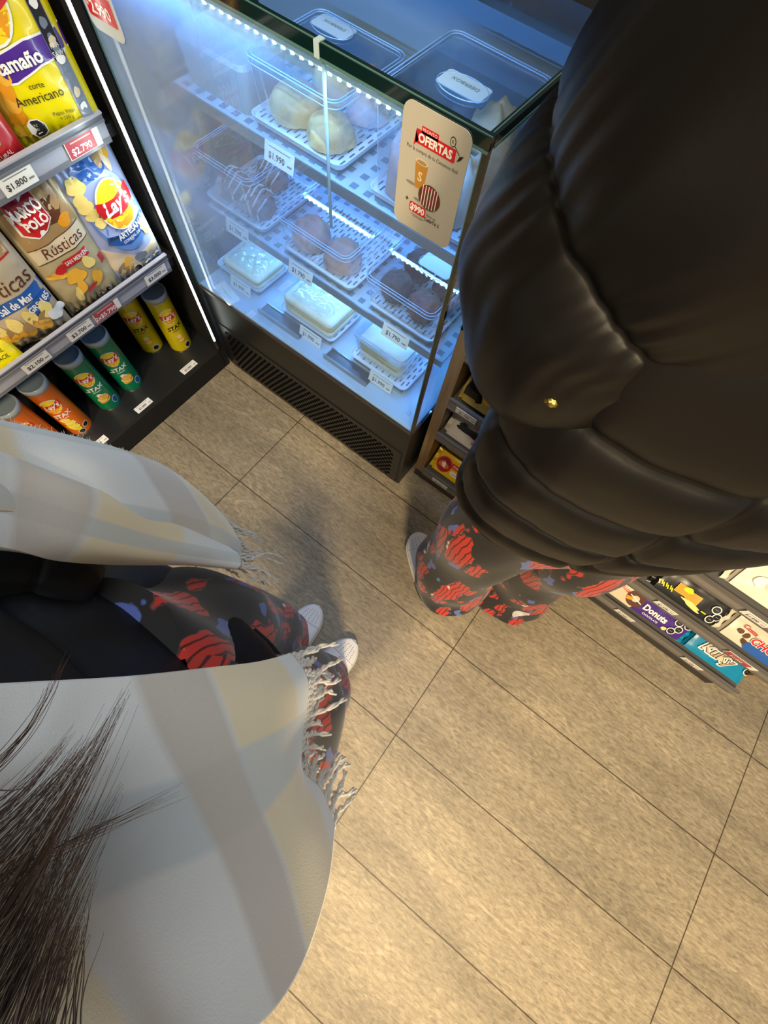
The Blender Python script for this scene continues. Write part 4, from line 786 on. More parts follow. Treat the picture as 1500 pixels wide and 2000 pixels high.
def print_mat():
    m = bpy.data.materials.new('printed_flannel'); m.use_nodes = True; nt = m.node_tree; N = nt.nodes; L = nt.links; b = N['Principled BSDF']; b.inputs['Roughness'].default_value = .85; b.inputs['Sheen Weight'].default_value = .2
    tc = N.new('ShaderNodeTexCoord')
    def vor(scale, sx, sy, sz, rz, off, rx=0):
        mp = N.new('ShaderNodeMapping'); mp.inputs['Scale'].default_value = (sx, sy, sz); mp.inputs['Rotation'].default_value = (rx, 0, rz); mp.inputs['Location'].default_value = off; L.new(tc.outputs['Object'], mp.inputs[0])
        ns = N.new('ShaderNodeTexNoise'); ns.inputs['Scale'].default_value = 22; L.new(tc.outputs['Object'], ns.inputs['Vector'])
        mx = N.new('ShaderNodeMix'); mx.data_type = 'RGBA'; mx.blend_type = 'LINEAR_LIGHT'; mx.inputs[0].default_value = .035; L.new(mp.outputs[0], mx.inputs[6]); L.new(ns.outputs['Color'], mx.inputs[7])
        v = N.new('ShaderNodeTexVoronoi'); v.inputs['Scale'].default_value = scale; v.inputs['Randomness'].default_value = .75; L.new(mx.outputs[2], v.inputs['Vector']); return v
    def mask(v, th, soft=.02):
        r = N.new('ShaderNodeMapRange'); r.inputs[1].default_value = th; r.inputs[2].default_value = th+soft; r.inputs[3].default_value = 1; r.inputs[4].default_value = 0; L.new(v.outputs['Distance'], r.inputs[0]); return r.outputs[0]
    def mix(f, a, bcol):
        x = N.new('ShaderNodeMix'); x.data_type = 'RGBA'; L.new(f, x.inputs[0])
        if isinstance(a, tuple): x.inputs[6].default_value = a
        else: L.new(a, x.inputs[6])
        if isinstance(bcol, tuple): x.inputs[7].default_value = bcol
        else: L.new(bcol, x.inputs[7])
        return x.outputs[2]
    v1 = vor(13, 1.35, 1.35, .45, .3, (0, 0, 0), .35); v2 = vor(15, 1.3, 1.3, .5, -.4, (3.1, 1.7, .6), -.3); v3 = vor(13, 1.35, 1.35, .45, .3, (.028, 0.02, .012), .35)
    ln = N.new('ShaderNodeTexWave'); ln.inputs['Scale'].default_value = 26; ln.inputs['Distortion'].default_value = 7; ln.inputs['Detail'].default_value = 2; ln.inputs['Detail Scale'].default_value = .7; L.new(tc.outputs['Object'], ln.inputs['Vector'])
    lr = N.new('ShaderNodeMapRange'); lr.inputs[1].default_value = .03; lr.inputs[2].default_value = .22; L.new(ln.outputs['Fac'], lr.inputs[0])
    red = mix(lr.outputs[0], (.06, .004, .004, 1), (.52, .03, .015, 1))
    c = mix(mask(v1, .46), (.014, .012, .011, 1), (.12, .05, .045, 1)); c = mix(mask(v2, .26), c, (.09, .14, .42, 1)); c = mix(mask(v1, .44), c, red); c = mix(mask(v3, .11), c, (.62, .6, .56, 1)); L.new(c, b.inputs['Base Color']); return m
PRINT = print_mat()
SKIN = mat('skin', (.55, .33, .24), .5); HAIR = mat('hair_brown', (.075, .034, .02), .45, var=(60, (.13, .065, .04)))
SHW = mat('trainer_white', (.78, .77, .75), .45); SHS = mat('trainer_sole', (.7, .68, .63), .5); SHD = mat('trainer_hole', (.18, .18, .18), .8)

def shoe(root, toe, f, L_=.265, W_=.1, mirror=1):
    f = Vector((f[0], f[1], 0)).normalized(); r = Vector((f.y, -f.x, 0)); toe = Vector((toe[0], toe[1], 0)); o = toe - f*L_
    def wid(s):   # half-width along length s 0 heel ..1 toe
        return W_/2*(0.74 + .26*math.sin(PI*min(1, max(0, (s-.1)/.9))**.9))*(math.sqrt(max(0, 1-((s-.78)/.22)**2)) if s > .78 else 1)*(math.sqrt(max(0, 1-((.16-s)/.16)**2))*.9+.1 if s < .16 else 1)
    def top(s): return .048 + (.06*max(0, 1-s/.52)**.8) if s < .52 else .048 - .012*((s-.52)/.48)**2
    sole = MB(); up = MB()
    def fs(u, v):
        s = u; hw = max(.002, wid(s))*1.06; lv = [(-1, .002), (-1.0, .022), (-.97, .030), (.97, .030), (1.0, .022), (1, .002)]; k = v*(len(lv)-1); i = min(int(k), len(lv)-2); q = k-i
        a = lv[i][0]*(1-q)+lv[i+1][0]*q; z = lv[i][1]*(1-q)+lv[i+1][1]*q
        return o + f*(L_*(s*1.0)) + r*(a*hw) + Vector((0, 0, z))
    sole.grid(fs, 48, 15, SHS)
    sole.grid(lambda u, v: o + f*(L_*u) + r*((v*2-1)*max(.002, wid(u))*1.06) + Vector((0, 0, .002)), 48, 2, SHS)
    def fu(u, v):
        s = .015 + u*.965; hw = max(.001, wid(s)); a = (v*2-1); z = .028 + (top(s)-.028)*(1-abs(a)**3.2)**.55
        return o + f*(L_*s) + r*(math.sin(a*PI/2)*hw*(1-.12*(z-.028)/.06)) + Vector((0, 0, z))
    up.grid(fu, 56, 28, SHW)
    for i in range(6):
        for j in range(5 if i < 5 else 3):
            s = .80 + i*.024; a = (j-2)*.2 if i < 5 else (j-1)*.2
            p = fu((s-.015)/.965, (a+1)/2) + Vector((0, 0, .0007)); up.add([p+f*.0014*math.cos(t)+r*.0014*math.sin(t) for t in [PI*k/3 for k in range(6)]][::-1], [(0,1,2,3,4,5)], SHD)
    # toe-cap seam
    up.tube([fu((.775-.015)/.965 + .14*(1-((k/14)*2-1)**2)*0 - .0 + (.0), k/14) + Vector((0, 0, .0006)) for k in range(1, 14)], .0013, SHS, 5)
    sh = put(up, 'shoe', root); so = sole.build('shoe_sole'); so.parent = sh
    lc = MB()
    for i in range(4):
        s = .50 + i*.06; lc.tube([fu((s-.015)/.965, .5 + a*.17) + Vector((0, 0, .003 + .002*(1-a*a))) for a in [k/6 for k in range(-6, 7)]], .0028, SHW, 6)
    l_ = lc.build('shoe_laces'); l_.parent = sh
    return sh
def pants_leg(mb, pts, seed, amp=.008, fold=3):
    def d(v, t):
        w_ = amp*(math.sin(t*fold + 5*v + seed)*.6 + 1.6*noise.noise(Vector((math.cos(t)*1.4, math.sin(t)*1.4, v*5+seed)))) + amp*1.3*math.sin(v*26 + 2.2*math.sin(t+seed) + seed)*max(0, .25+v)*.7
        return w_
    loft(mb, pts, PRINT, 72, 90, d, caps=True)
def head(root, c, f, hair_len, hair_mb=None):
    """head, neck, face; c = centre of head"""
    f = Vector((f[0], f[1], 0)).normalized(); s = Vector((-f.y, f.x, 0)); c = Vector(c); mb = MB()
    def fn(u, v):
        t = 2*PI*u; p = -PI/2 + PI*v; d = f*(math.cos(p)*math.cos(t)) + s*(math.cos(p)*math.sin(t)) + Vector((0, 0, math.sin(p)))
        a = .098; b_ = .076; h = .118
        q = f*(d.dot(f)*a) + s*(d.dot(s)*b_) + Vector((0, 0, d.z*h)); fr = d.dot(f)
        if d.z < 0 and fr < .3: q *= 1 - .25*(-d.z)*(.3-fr)
        if fr > .75:
            y = d.dot(s); z = d.z
            q += f*(.022*math.exp(-(y/.13)**2-((z+.12)/.16)**2)) - f*(.008*(math.exp(-((abs(y)-.34)/.14)**2-((z-.08)/.1)**2))) + f*(.006*math.exp(-(y/.25)**2-((z+.42)/.06)**2)) + f*(.005*math.exp(-(y/.25)**2-((z+.52)/.06)**2)) - f*.004*math.exp(-(y/.25)**2-((z+.47)/.025)**2) 
        return c + q
    mb.grid(fn, 64, 48, SKIN, closeu=True)
    for sg in (-1, 1):
        lump(mb, c + s*(sg*.074) + Vector((0, 0, -.03)), .012, .014, .04, SKIN, 2)
        e = c + f*.088 + s*(sg*.030) + Vector((0, 0, .008)); lump(mb, e, .010, .012, .006, mat('eye_white', (.8, .8, .8), .2), 1); lump(mb, e + f*.006, .005, .005, .005, mat('iris_dark', (.03, .02, .015), .1), 1)
    return mb
def hair_strands(root, c, f, n, tips, roots_r=.085, m=HAIR, name='hair', rad=.0006, cap=True):
    f = Vector((f[0], f[1], 0)).normalized(); s = Vector((-f.y, f.x, 0)); c = Vector(c); mb = MB()
    if cap:
        def fn(u, v):
            t = 2*PI*u; p = PI/2 - PI*.62*v*(1 - .42*max(0, math.cos(t))); d = f*(math.cos(p)*math.cos(t)) + s*(math.cos(p)*math.sin(t)) + Vector((0, 0, math.sin(p)))
            return c + Vector((0, 0, .012)) + f*(d.dot(f)*.108) + s*(d.dot(s)*.09) + Vector((0, 0, d.z*.125)) + d*.004*math.sin(t*40)
        mb.grid(fn, 80, 24, m, closeu=True)
    return mb

# ---- the shopper in the black quilted jacket (right)
P1 = thing('person', (.84, -.06, 0), 'shopper in a brown black quilted jacket, printed trousers and white trainers at the case corner', 'person')
FA = Vector((-.64, .77, 0)).normalized(); LA = Vector((-FA.y, FA.x, 0))   # facing, left
RX, RY = -LA.x, -LA.y
mb = MB()
pants_leg(mb, [(.768, -.135, .012, 1, .3, .118, .112), (.762, -.13, .06, 1, .3, .122, .114), (.745, -.12, .2, 1, .3, .115, .108), (.74, -.115, .4, 1, .3, .108, .108), (.765, -.1, .6, 1, .4, .115, .115), (.80, -.075, .78, 1, .5, .115, .11), (.83, -.06, .9, 1, .5, .11, .09)], 1.0, .009, 3)
pants_leg(mb, [(.935, -.035, .012, 1, .3, .125, .115), (.93, -.025, .06, 1, .3, .122, .112), (.92, -.005, .2, 1, .3, .110, .105), (.92, -.01, .4, 1, .3, .108, .105), (.915, -.015, .6, 1, .4, .115, .115), (.89, -.03, .78, 1, .5, .11, .105), (.87, -.045, .9, 1, .5, .10, .08)], 3.3, .009, 3)
put(mb, 'trousers', P1)
shoe(P1, (.586, -.078), (-.82, .57), .245, .106); shoe(P1, (.85, .088), (-.62, .78), .25, .10)
mb = MB()
cx, cy = .86, -.045
loft(mb, [(cx-.01, cy+.005, .70, .79, .61, .255, .135), (cx-.01, cy+.005, .74, .79, .61, .272, .146), (cx, cy, .84, .79, .61, .282, .152), (cx, cy, .94, .79, .61, .285, .155), (cx, cy, 1.04, .79, .61, .28, .158), (cx-.01, cy+.01, 1.16, .79, .61, .275, .16), (cx-.01, cy+.02, 1.28, .79, .61, .27, .155), (cx-.01, cy+.03, 1.38, .79, .61, .23, .14), (cx-.01, cy+.04, 1.45, .79, .61, .12, .10)],
     JB, 220, 230, puff([0, .05, .16, .27, .39, .52, .66, .82, 1], .016, .0016, 2.0, cross=(4.35, 5.4)), caps=True)
put(mb, 'jacket_body', P1)
mb = MB()
SL = [(.735, -.20, 1.47, .09), (.715, -.205, 1.40, .135), (.70, -.19, 1.27, .155), (.69, -.165, 1.15, .150), (.675, -.12, 1.03, .125), (.665, -.07, .97, .095), (.66, -.03, .955, .06)]
mb = MB(); tloft(mb, [(.80, -.09, 1.40, .09), (.755, -.12, 1.33, .125), (.70, -.118, 1.22, .143), (.662, -.118, 1.12, .146), (.655, -.120, 1.04, .130), (.655, -.10, .985, .102), (.64, -.05, .955, .06)], JB, 200, 220, puff([0, .16, .44, .90, 1], .018, .0030, 5.0))
put(mb, 'jacket_sleeve', P1)
mb = MB(); tloft(mb, [(.98, .10, 1.40, .09), (1.03, .14, 1.30, .12), (1.05, .17, 1.15, .115), (1.03, .2, 1.02, .1), (.95, .26, .98, .08), (.88, .3, .99, .05)], JB, 90, 100, puff([0, .16, .40, .72, 1], .02, .002, 5.0))
put(mb, 'jacket_sleeve', P1)
mb = MB(); lump(mb, (.6722, -.2535, 1.0708), .007, .007, .007, mat('gold_metal', (.6, .45, .12), .3, metal=1), 1); s_ = put(mb, 'snap_button', P1); s_['label'] = 'gold snap button'
mb = MB()
mb.tube([(.596, -.120, .965), (.580, -.124, .935), (.576, -.134, .905), (.582, -.146, .885)], .0065, JP, 8); mb.tube([(.602, -.118, .955), (.590, -.122, .925), (.588, -.137, .895), (.596, -.15, .875)], .005, JP, 8); mb.box((.572, -.152, .878), (.592, -.138, .892), JP)
put(mb, 'strap', P1)
mb = MB(); mb.tube([(.588, -.142, .905), (.595, -.147, .899), (.602, -.154, .893)], .0018, mat('lime_tab', (.5, .6, .05), .5), 6); put(mb, 'zip_tab', P1)['label'] = 'lime green zip tab'
mb = head(P1, (.86, -.03, 1.60), FA, 0); loft(mb, [(.87, -.04, 1.40, 1, 0, .06, .06), (.865, -.035, 1.46, 1, 0, .056, .056), (.862, -.03, 1.53, 1, 0, .055, .055)], SKIN, 32, 12)
put(mb, 'head', P1); put(hair_strands(P1, (.86, -.03, 1.60), FA, 0, []), 'hair', P1)

# ---- the photographer (left), seen looking down the front
P2 = thing('person', (.55, -.7, 0), 'photographer in a navy black jacket and pale fringed scarf, looking down at own white trainers', 'person')
mb = MB()
pants_leg(mb, [(.475, -.605, .012, 1, 0, .078, .085), (.475, -.605, .06, 1, 0, .082, .086), (.472, -.605, .2, 1, 0, .083, .086), (.466, -.61, .4, 1, 0, .088, .09), (.462, -.635, .62, 1, 0, .098, .108), (.475, -.67, .8, 1, 0, .105, .11), (.49, -.70, .92, 1, 0, .1, .11)], 2.0, .008, 3)
pants_leg(mb, [(.632, -.622, .012, 1, 0, .072, .082), (.632, -.622, .06, 1, 0, .076, .083), (.634, -.624, .2, 1, 0, .078, .085), (.638, -.63, .4, 1, 0, .084, .09), (.638, -.655, .62, 1, 0, .09, .095), (.615, -.695, .8, 1, 0, .10, .10), (.61, -.70, .92, 1, 0, .1, .11)], 5.0, .008, 3)
put(mb, 'trousers', P2)
shoe(P2, (.490, -.456), (-.06, 1), .255, .096); shoe(P2, (.644, -.468), (.10, 1), .255, .096)
mb = MB()
loft(mb, [(.49, -.748, .70, 1, 0, .200, .176), (.492, -.748, .77, 1, 0, .208, .182), (.515, -.77, .9, 1, 0, .205, .158), (.525, -.785, 1.02, 1, 0, .2, .150), (.54, -.80, 1.14, 1, 0, .195, .14), (.545, -.815, 1.26, 1, 0, .195, .13), (.545, -.81, 1.35, 1, 0, .16, .10), (.545, -.80, 1.42, 1, 0, .08, .07)],
     JN, 160, 160, puff([0, .10, .27, .42, .6, .8, 1], .014, .0014, 9.0), sup=3.0, caps=True)
put(mb, 'jacket_body', P2)
mb = MB(); tloft(mb, [(.40, -.80, 1.37, .06), (.355, -.80, 1.28, .075), (.335, -.775, 1.16, .075), (.335, -.73, 1.06, .070), (.36, -.675, .99, .064), (.395, -.645, .945, .055), (.42, -.64, .92, .04)], JN, 90, 110, puff([0, .2, .4, .6, .8, 1], .008, .001, 3.0)); put(mb, 'jacket_sleeve', P2)
mb = MB(); tloft(mb, [(.72, -.80, 1.36, .07), (.79, -.85, 1.26, .085), (.83, -.90, 1.14, .075), (.84, -.84, 1.20, .06), (.82, -.74, 1.36, .05), (.79, -.68, 1.45, .042)], JN, 60, 70, puff([0, .2, .4, .6, .8, 1], .008, .001, 3.0)); put(mb, 'jacket_sleeve', P2)
HC = (.55, -.76, 1.60)
mb = head(P2, HC, (0.1, 1), 0); loft(mb, [(.548, -.79, 1.36, 1, 0, .06, .06), (.548, -.785, 1.44, 1, 0, .055, .055), (.55, -.775, 1.53, 1, 0, .053, .053)], SKIN, 32, 12)
# hand raised with the phone: palm and five fingers behind the lens
def hand(mb, o, palm_dir, side, up_):
    o = Vector(o); p = Vector(palm_dir).normalized(); s = Vector(side).normalized(); n = p.cross(s).normalized()
    def fn(u, v):
        t = 2*PI*u; q = v*2-1; w_ = .040*(1-.25*max(0, -q))*math.sqrt(max(.02, 1-abs(q)**6)); return o + p*(.045*q) + s*(w_*math.cos(t)) + n*(.014*math.sin(t)*math.sqrt(max(.02, 1-abs(q)**6)))
    mb.grid(fn, 24, 14, SKIN, closeu=True)
    for i, L_ in enumerate((.066, .075, .07, .056)):
        b0 = o + p*.038 + s*(.030-.02*i); mb.tube([b0, b0 + p*L_*.4 + n*.006, b0 + p*L_*.72 + n*.02, b0 + p*L_*.86 + n*.036], .0092, SKIN, 10, r1=.0065)
    b0 = o - p*.012 + s*.034; mb.tube([b0, b0 + s*.022 + p*.018 + n*.008, b0 + s*.026 + p*.042 + n*.022, b0 + s*.02 + p*.058 + n*.034], .0105, SKIN, 10, r1=.0075)
put(mb, 'head', P2)
hb = MB(); hand(hb, (.778, -.655, 1.495), (-.25, .3, .9), (-.7, -.6, 0), (0, 0, 1)); hb.tube([(.795, -.69, 1.44), (.785, -.668, 1.47)], .027, SKIN, 16); put(hb, 'hand', P2)
put(hair_strands(P2, HC, (0, 1), 0, []), 'hair', P2)

# scarf
def scarf_mat():
    m = bpy.data.materials.new('wool_pale_check'); m.use_nodes = True; nt = m.node_tree; N = nt.nodes; L = nt.links; b = N['Principled BSDF']; b.inputs['Roughness'].default_value = .9; b.inputs['Sheen Weight'].default_value = .35
    uv = N.new('ShaderNodeUVMap'); sp = N.new('ShaderNodeSeparateXYZ'); L.new(uv.outputs[0], sp.inputs[0])
    def band(sock, freq, ph, lo, hi):
        a = N.new('ShaderNodeMath'); a.operation = 'MULTIPLY_ADD'; a.inputs[1].default_value = freq; a.inputs[2].default_value = ph; L.new(sock, a.inputs[0])
        f = N.new('ShaderNodeMath'); f.operation = 'FRACT'; L.new(a.outputs[0], f.inputs[0]); r = N.new('ShaderNodeValToRGB'); e = r.color_ramp.elements
        e[0].position = 0; e[0].color = (0,)*3+(1,); e[1].position = 1; e[1].color = (0,)*3+(1,)
        for p_, c_ in ((lo-.03, 0), (lo, 1), (hi, 1), (hi+.03, 0)): x = e.new(p_); x.color = (c_,)*3+(1,)
        L.new(f.outputs[0], r.inputs[0]); return r.outputs[0]
    def mix(f, a, c2, k=1.0):
        mu = N.new('ShaderNodeMath'); mu.operation = 'MULTIPLY'; mu.inputs[1].default_value = k; L.new(f, mu.inputs[0])
        x = N.new('ShaderNodeMix'); x.data_type = 'RGBA'; L.new(mu.outputs[0], x.inputs[0])
        if isinstance(a, tuple): x.inputs[6].default_value = a
        else: L.new(a, x.inputs[6])
        x.inputs[7].default_value = c2; return x.outputs[2]
    c = mix(band(sp.outputs['Y'], 1.7, .15, .3, .62), (.74, .77, .75, 1), (.80, .70, .47, 1), 1.0)
    c = mix(band(sp.outputs['X'], 1.3, .35, .35, .6), c, (.52, .60, .62, 1), .7); c = mix(band(sp.outputs['Y'], 1.7, .15, .66, .85), c, (.56, .50, .42, 1), .8)
    n = N.new('ShaderNodeTexNoise'); n.inputs['Scale'].default_value = 9; n.inputs['Detail'].default_value = 8; tc = N.new('ShaderNodeTexCoord'); L.new(tc.outputs['Object'], n.inputs['Vector'])
    L.new(c, b.inputs['Base Color']); n2 = N.new('ShaderNodeTexNoise'); n2.inputs['Scale'].default_value = 900; n2.inputs['Detail'].default_value = 3; L.new(tc.outputs['Object'], n2.inputs['Vector'])
    bp = N.new('ShaderNodeBump'); bp.inputs['Strength'].default_value = .25; bp.inputs['Distance'].default_value = .0008; L.new(n2.outputs['Fac'], bp.inputs['Height']); L.new(bp.outputs[0], b.inputs['Normal']); return m
WOOL = scarf_mat(); YARN = mat('wool_yarn', (.62, .58, .5), .9, sheen=.4)
def scarf_panel(rows, nu, nv, waves, thick=.005, seed=0, edges=(0, 1)):
    """rows: list (t order bottom to top) of lists of control points across"""
    def pt(u, v):
        cols = [cr(r, u) for r in rows]; return Vector(cr(cols, v))
    def P(u, v, s):
        e = .004; a = pt(min(1, u+e), v)-pt(max(0, u-e), v); b_ = pt(u, min(1, v+e))-pt(u, max(0, v-e)); n = a.cross(b_).normalized()
        p = pt(u, v); d = waves*(math.sin(u*9+v*2+seed)*.5 + noise.noise(Vector((u*3, v*2, seed)))*.8)
        return p + n*(d + s*thick/2), n
    return pt, P
def scarf_mesh(mb, P, nu, nv, uvo=(0, 0), m=WOOL):
    if mb.uv is None: mb.uv = []
    for s in (1, -1):
        k = len(mb.v); vs = []
        for j in range(nv+1):
            for i in range(nu+1): vs.append(P(i/nu, j/nv, s)[0]); mb.uv.append((i/nu+uvo[0], j/nv+uvo[1]))
        fs = [(j*(nu+1)+i, j*(nu+1)+i+1, (j+1)*(nu+1)+i+1, (j+1)*(nu+1)+i) for j in range(nv) for i in range(nu)]
        if s < 0: fs = [f[::-1] for f in fs]
        mb.add(vs, fs, m, True)
    A = len(mb.v) - 2*(nu+1)*(nv+1); B = A + (nu+1)*(nv+1)
    edge = [i for i in range(nu+1)] + [j*(nu+1)+nu for j in range(1, nv+1)] + [nv*(nu+1)+i for i in range(nu-1, -1, -1)] + [j*(nu+1) for j in range(nv-1, -1, -1)]
    mi = mb.mi(m)
    for a, b_ in zip(edge, edge[1:]): mb.f.append([A+b_, A+a, B+a, B+b_]); mb.m.append(mi); mb.sm.append(True)
def fringe(mb, P, n, L_, seed, drift=(0, 0, 0), r=.0022):
    rr = random.Random(seed)
    for i in range(n):
        u = (i+.5)/n + rr.uniform(-.3, .3)/n; p = P(u, 0.004, 0)[0]; q = P(u, .06, 0)[0]; d = (p-q).normalized(); l = L_*rr.uniform(.7, 1.15); cv = Vector((rr.uniform(-1, 1), rr.uniform(-1, 1), rr.uniform(-.3, .3)))*.35 + Vector(drift)
        for s_ in (0, PI):
            pts = []
            for k in range(11):
                t = k/10; c = p + d*l*t*(1-.2*t) + cv*l*t*t*.7 + Vector((0, 0, -.25*l*t*t)); c += Vector((math.sin(t*9+i), math.cos(t*8+i*1.3), 0))*.003*t
                a = t*16+s_; c += Vector((math.cos(a), math.sin(a), 0))*r*.7; pts.append(c)
            mb.tube(pts, r*.8, YARN, 6, r1=r*.5)
def fuzz(mb, P, n, seed, edge):
    rr = random.Random(seed)
    for i in range(n):
        v = rr.random(); p, nn = P(edge, v, 0); q = P(edge*.98+.01, v, 0)[0]; d = ((p-q).normalized() + Vector((rr.uniform(-1, 1), rr.uniform(-1, 1), rr.uniform(-1, 1)))*.8).normalized(); l = rr.uniform(.002, .007)
        mb.tube([p, p+d*l*.5, p+d*l+Vector((0, 0, -.001))], .00022, YARN, 3, cap=False)
# left end: folded lengthwise (two layers), hangs from neck to thigh
rowsB = [[(0.609, -0.556, 0.860), (0.638, -0.564, 0.860), (0.658, -0.582, 0.860), (0.676, -0.608, 0.860), (0.695, -0.635, 0.860), (0.722, -0.638, 0.860), (0.753, -0.651, 0.860)],
 [(0.598, -0.575, 0.930), (0.628, -0.583, 0.930), (0.651, -0.598, 0.930), (0.674, -0.617, 0.930), (0.704, -0.634, 0.930), (0.733, -0.649, 0.930), (0.762, -0.665, 0.930)],
 [(0.581, -0.593, 1.000), (0.606, -0.602, 1.000), (0.636, -0.616, 1.000), (0.667, -0.632, 1.000), (0.701, -0.648, 1.000), (0.730, -0.662, 1.000), (0.760, -0.678, 1.000)],
 [(0.562, -0.613, 1.070), (0.590, -0.621, 1.070), (0.622, -0.631, 1.070), (0.654, -0.642, 1.070), (0.686, -0.654, 1.070), (0.716, -0.666, 1.070), (0.743, -0.676, 1.070)],
 [(0.546, -0.626, 1.140), (0.574, -0.633, 1.140), (0.603, -0.640, 1.140), (0.634, -0.647, 1.140), (0.663, -0.654, 1.140), (0.689, -0.660, 1.140), (0.714, -0.666, 1.140)],
 [(0.538, -0.633, 1.200), (0.568, -0.638, 1.200), (0.599, -0.641, 1.200), (0.629, -0.644, 1.200), (0.657, -0.647, 1.200), (0.680, -0.649, 1.200), (0.700, -0.651, 1.200)]]
rowsA1 = [[(0.368, -0.482, 0.800), (0.391, -0.479, 0.800), (0.419, -0.483, 0.800), (0.443, -0.490, 0.800), (0.453, -0.504, 0.800)],
 [(0.356, -0.482, 0.880), (0.379, -0.482, 0.880), (0.411, -0.486, 0.880), (0.443, -0.497, 0.880), (0.459, -0.518, 0.880)],
 [(0.364, -0.499, 0.960), (0.382, -0.498, 0.960), (0.411, -0.504, 0.960), (0.438, -0.514, 0.960), (0.452, -0.536, 0.960)],
 [(0.381, -0.520, 1.040), (0.397, -0.522, 1.040), (0.419, -0.527, 1.040), (0.439, -0.536, 1.040), (0.451, -0.551, 1.040)],
 [(0.387, -0.542, 1.100), (0.398, -0.545, 1.100), (0.413, -0.551, 1.100), (0.429, -0.559, 1.100), (0.440, -0.571, 1.100)],
 [(0.409, -0.564, 1.180), (0.418, -0.567, 1.180), (0.430, -0.572, 1.180), (0.443, -0.578, 1.180), (0.454, -0.585, 1.180)]]
rowsA2 = [[(0.452, -0.509, 0.820), (0.463, -0.510, 0.820), (0.476, -0.510, 0.820), (0.481, -0.518, 0.820), (0.456, -0.531, 0.820)],
 [(0.444, -0.518, 0.890), (0.455, -0.521, 0.890), (0.466, -0.528, 0.890), (0.466, -0.540, 0.890), (0.452, -0.552, 0.890)],
 [(0.437, -0.529, 0.970), (0.448, -0.537, 0.970), (0.457, -0.548, 0.970), (0.459, -0.562, 0.970), (0.448, -0.577, 0.970)],
 [(0.430, -0.543, 1.050), (0.441, -0.550, 1.050), (0.451, -0.563, 1.050), (0.457, -0.577, 1.050), (0.455, -0.591, 1.050)],
 [(0.417, -0.556, 1.110), (0.429, -0.565, 1.110), (0.443, -0.575, 1.110), (0.455, -0.586, 1.110), (0.465, -0.595, 1.110)],
 [(0.425, -0.567, 1.190), (0.439, -0.575, 1.190), (0.454, -0.584, 1.190), (0.468, -0.593, 1.190), (0.478, -0.599, 1.190)]]
for R_, up1, up2 in ((rowsB, [(.515, -.665), (.545, -.668), (.575, -.672), (.605, -.678), (.635, -.688), (.66, -.70), (.682, -.715)], [(.52, -.72), (.54, -.715), (.56, -.715), (.585, -.72), (.61, -.73), (.63, -.74), (.645, -.76)]),
                     (rowsA1, [(.43, -.615), (.44, -.615), (.45, -.62), (.462, -.625), (.475, -.63)], [(.46, -.70), (.465, -.70), (.475, -.70), (.485, -.705), (.495, -.71)]),
                     (rowsA2, [(.445, -.605), (.46, -.61), (.475, -.618), (.49, -.626), (.50, -.632)], [(.47, -.69), (.48, -.69), (.49, -.695), (.505, -.70), (.52, -.71)])):
    R_.append([(x, y, 1.28) for x, y in up1]); R_.append([(x, y, 1.38) for x, y in up2])
rowsA1 = [[(x, y, z - (0, 0, 0, .02, .045)[i]) for i, (x, y, z) in enumerate(R_)] for R_ in rowsA1]
sm = MB()
ptA, PA = scarf_panel(rowsA1, 60, 90, .002, .005, 1.0); scarf_mesh(sm, PA, 50, 90, (0, .1))
ptC, PC = scarf_panel(rowsA2, 60, 90, .002, .008, 2.0); scarf_mesh(sm, PC, 50, 90, (.35, .45))
ptB, PB = scarf_panel(rowsB, 70, 90, .0035, .006, 4.0); scarf_mesh(sm, PB, 80, 100, (.4, .0))
# wrap round the neck
k0 = len(sm.v); nu, nv = 64, 16
def wrap(u, v):
    t = 2*PI*u; r = .095 + .03*math.cos(2*PI*v) + .006*math.sin(5*t); return Vector((.55 + r*math.cos(t), -.765 + r*.95*math.sin(t), 1.40 + .055*math.sin(2*PI*v) + .01*math.sin(3*t)))
sm.uv += [(0.1*j, i/8) for j in range(nv+1) for i in range(nu)]
sm.grid(wrap, nu, nv, WOOL, closeu=True)
so = put(sm, 'scarf', P2); so['label'] = 'pale fringed wool scarf'
for P_, n_, L_, sd, dr, r_ in ((PA, 12, .085, 3, (.25, .1, 0), .0019), (PC, 10, .075, 8, (.2, .0, 0), .0019), (PB, 34, .068, 5, (.22, .26, 0), .0028)):
    fm = MB(); fringe(fm, P_, n_, L_, sd, dr, r_); fm.build('fringe').parent = so
fz = MB(); fuzz(fz, PA, 1500, 2, 0.0); fz.build('fuzz').parent = so
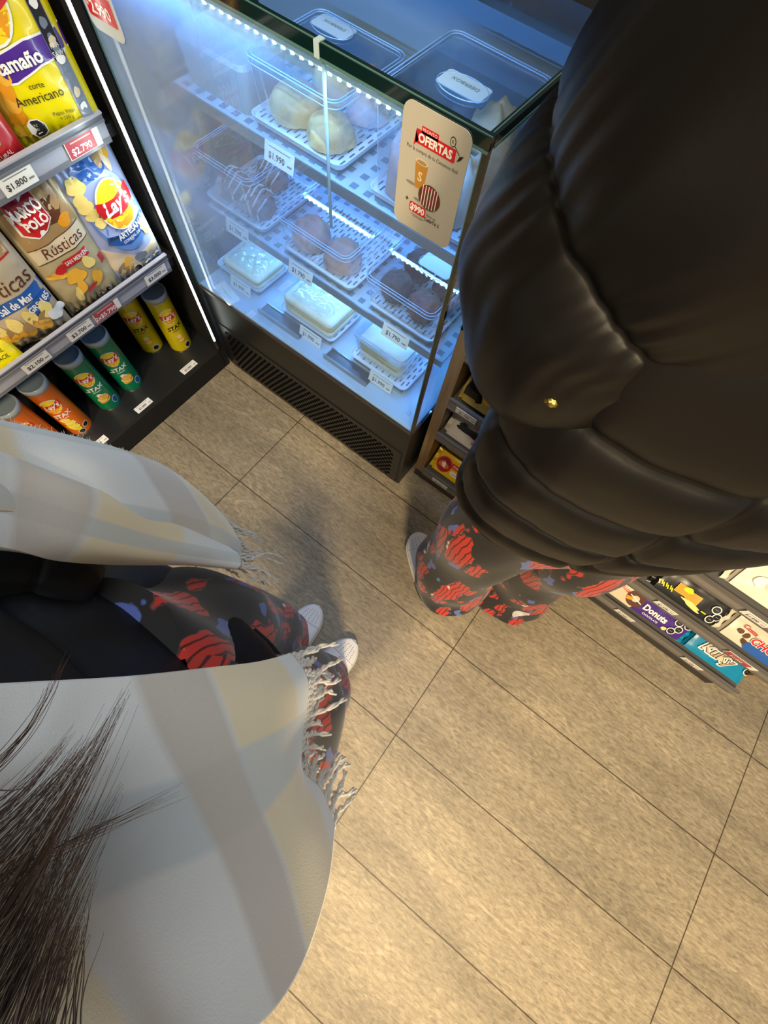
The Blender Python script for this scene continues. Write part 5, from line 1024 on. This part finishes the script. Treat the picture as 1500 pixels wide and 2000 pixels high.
# loose hair falling in front of the scarf
hm = MB(); rr = random.Random(11)
CL = [[(0.6514, -0.5815, 1.2900), (0.6331, -0.6099, 1.2200), (0.5943, -0.5960, 1.1400)],
 [(0.6398, -0.5880, 1.2800), (0.6201, -0.6151, 1.2100), (0.6015, -0.6100, 1.1500)],
 [(0.6603, -0.5875, 1.2900), (0.6463, -0.6202, 1.2200), (0.6220, -0.6209, 1.1500)],
 [(0.6699, -0.5884, 1.2900), (0.6602, -0.6241, 1.2300), (0.6380, -0.6389, 1.1600)],
 [(0.6285, -0.5912, 1.2700), (0.6100, -0.6216, 1.2000), (0.5914, -0.6151, 1.1500)],
 [(0.6519, -0.5775, 1.3000), (0.6400, -0.6092, 1.2400), (0.6138, -0.6161, 1.1700)],
 [(0.5932, -0.6255, 1.2000), (0.5831, -0.6173, 1.1700), (0.5598, -0.5996, 1.1400)],
 [(0.6686, -0.5995, 1.2700), (0.6583, -0.6251, 1.2200), (0.6469, -0.6362, 1.1800)],
 [(0.6575, -0.5783, 1.3000), (0.6512, -0.6060, 1.2500), (0.6281, -0.6193, 1.1900)],
 [(0.6262, -0.6217, 1.2200), (0.6268, -0.6269, 1.1700), (0.6404, -0.6102, 1.1300)]]

for ci, (p0, p1, p2) in enumerate(CL):
    wisp = ci in (6, 9)
    for i in range(12 if wisp else 50):
        sp_ = .0012 if wisp else .0040; o1 = Vector((rr.gauss(0, sp_), rr.gauss(0, sp_), rr.gauss(0, sp_))); e = rr.uniform(.5, 1.15)
        A_, B_, D_ = Vector(p0) + o1*1.2, Vector(p1) + o1, Vector(p2)
        C_ = B_ + (D_ - B_)*e + o1*.5 + Vector((rr.gauss(0, .0015), rr.gauss(0, .0015), rr.gauss(0, .001)))
        ph = rr.uniform(0, 6); H0 = Vector((A_.x-.03, A_.y-.10, 1.48)); pts = []
        for k in range(8): t = k/7; pts.append(H0*(1-t)**2 + (A_ + Vector((.01, .03, .07)))*2*t*(1-t) + A_*t*t)
        M_ = B_*2 - (A_ + C_)*.5
        for k in range(1, 19): t = k/18; pts.append(A_*(1-t)**2 + M_*2*t*(1-t) + C_*t*t + Vector((math.sin(t*7+ph), math.cos(t*6+ph), 0))*.0009*t)
        hm.tube(pts, .0003, HAIR, 3, r1=.00006, cap=False)
ho = put(hm, 'loose_hair', P2); ho['kind'] = 'stuff'
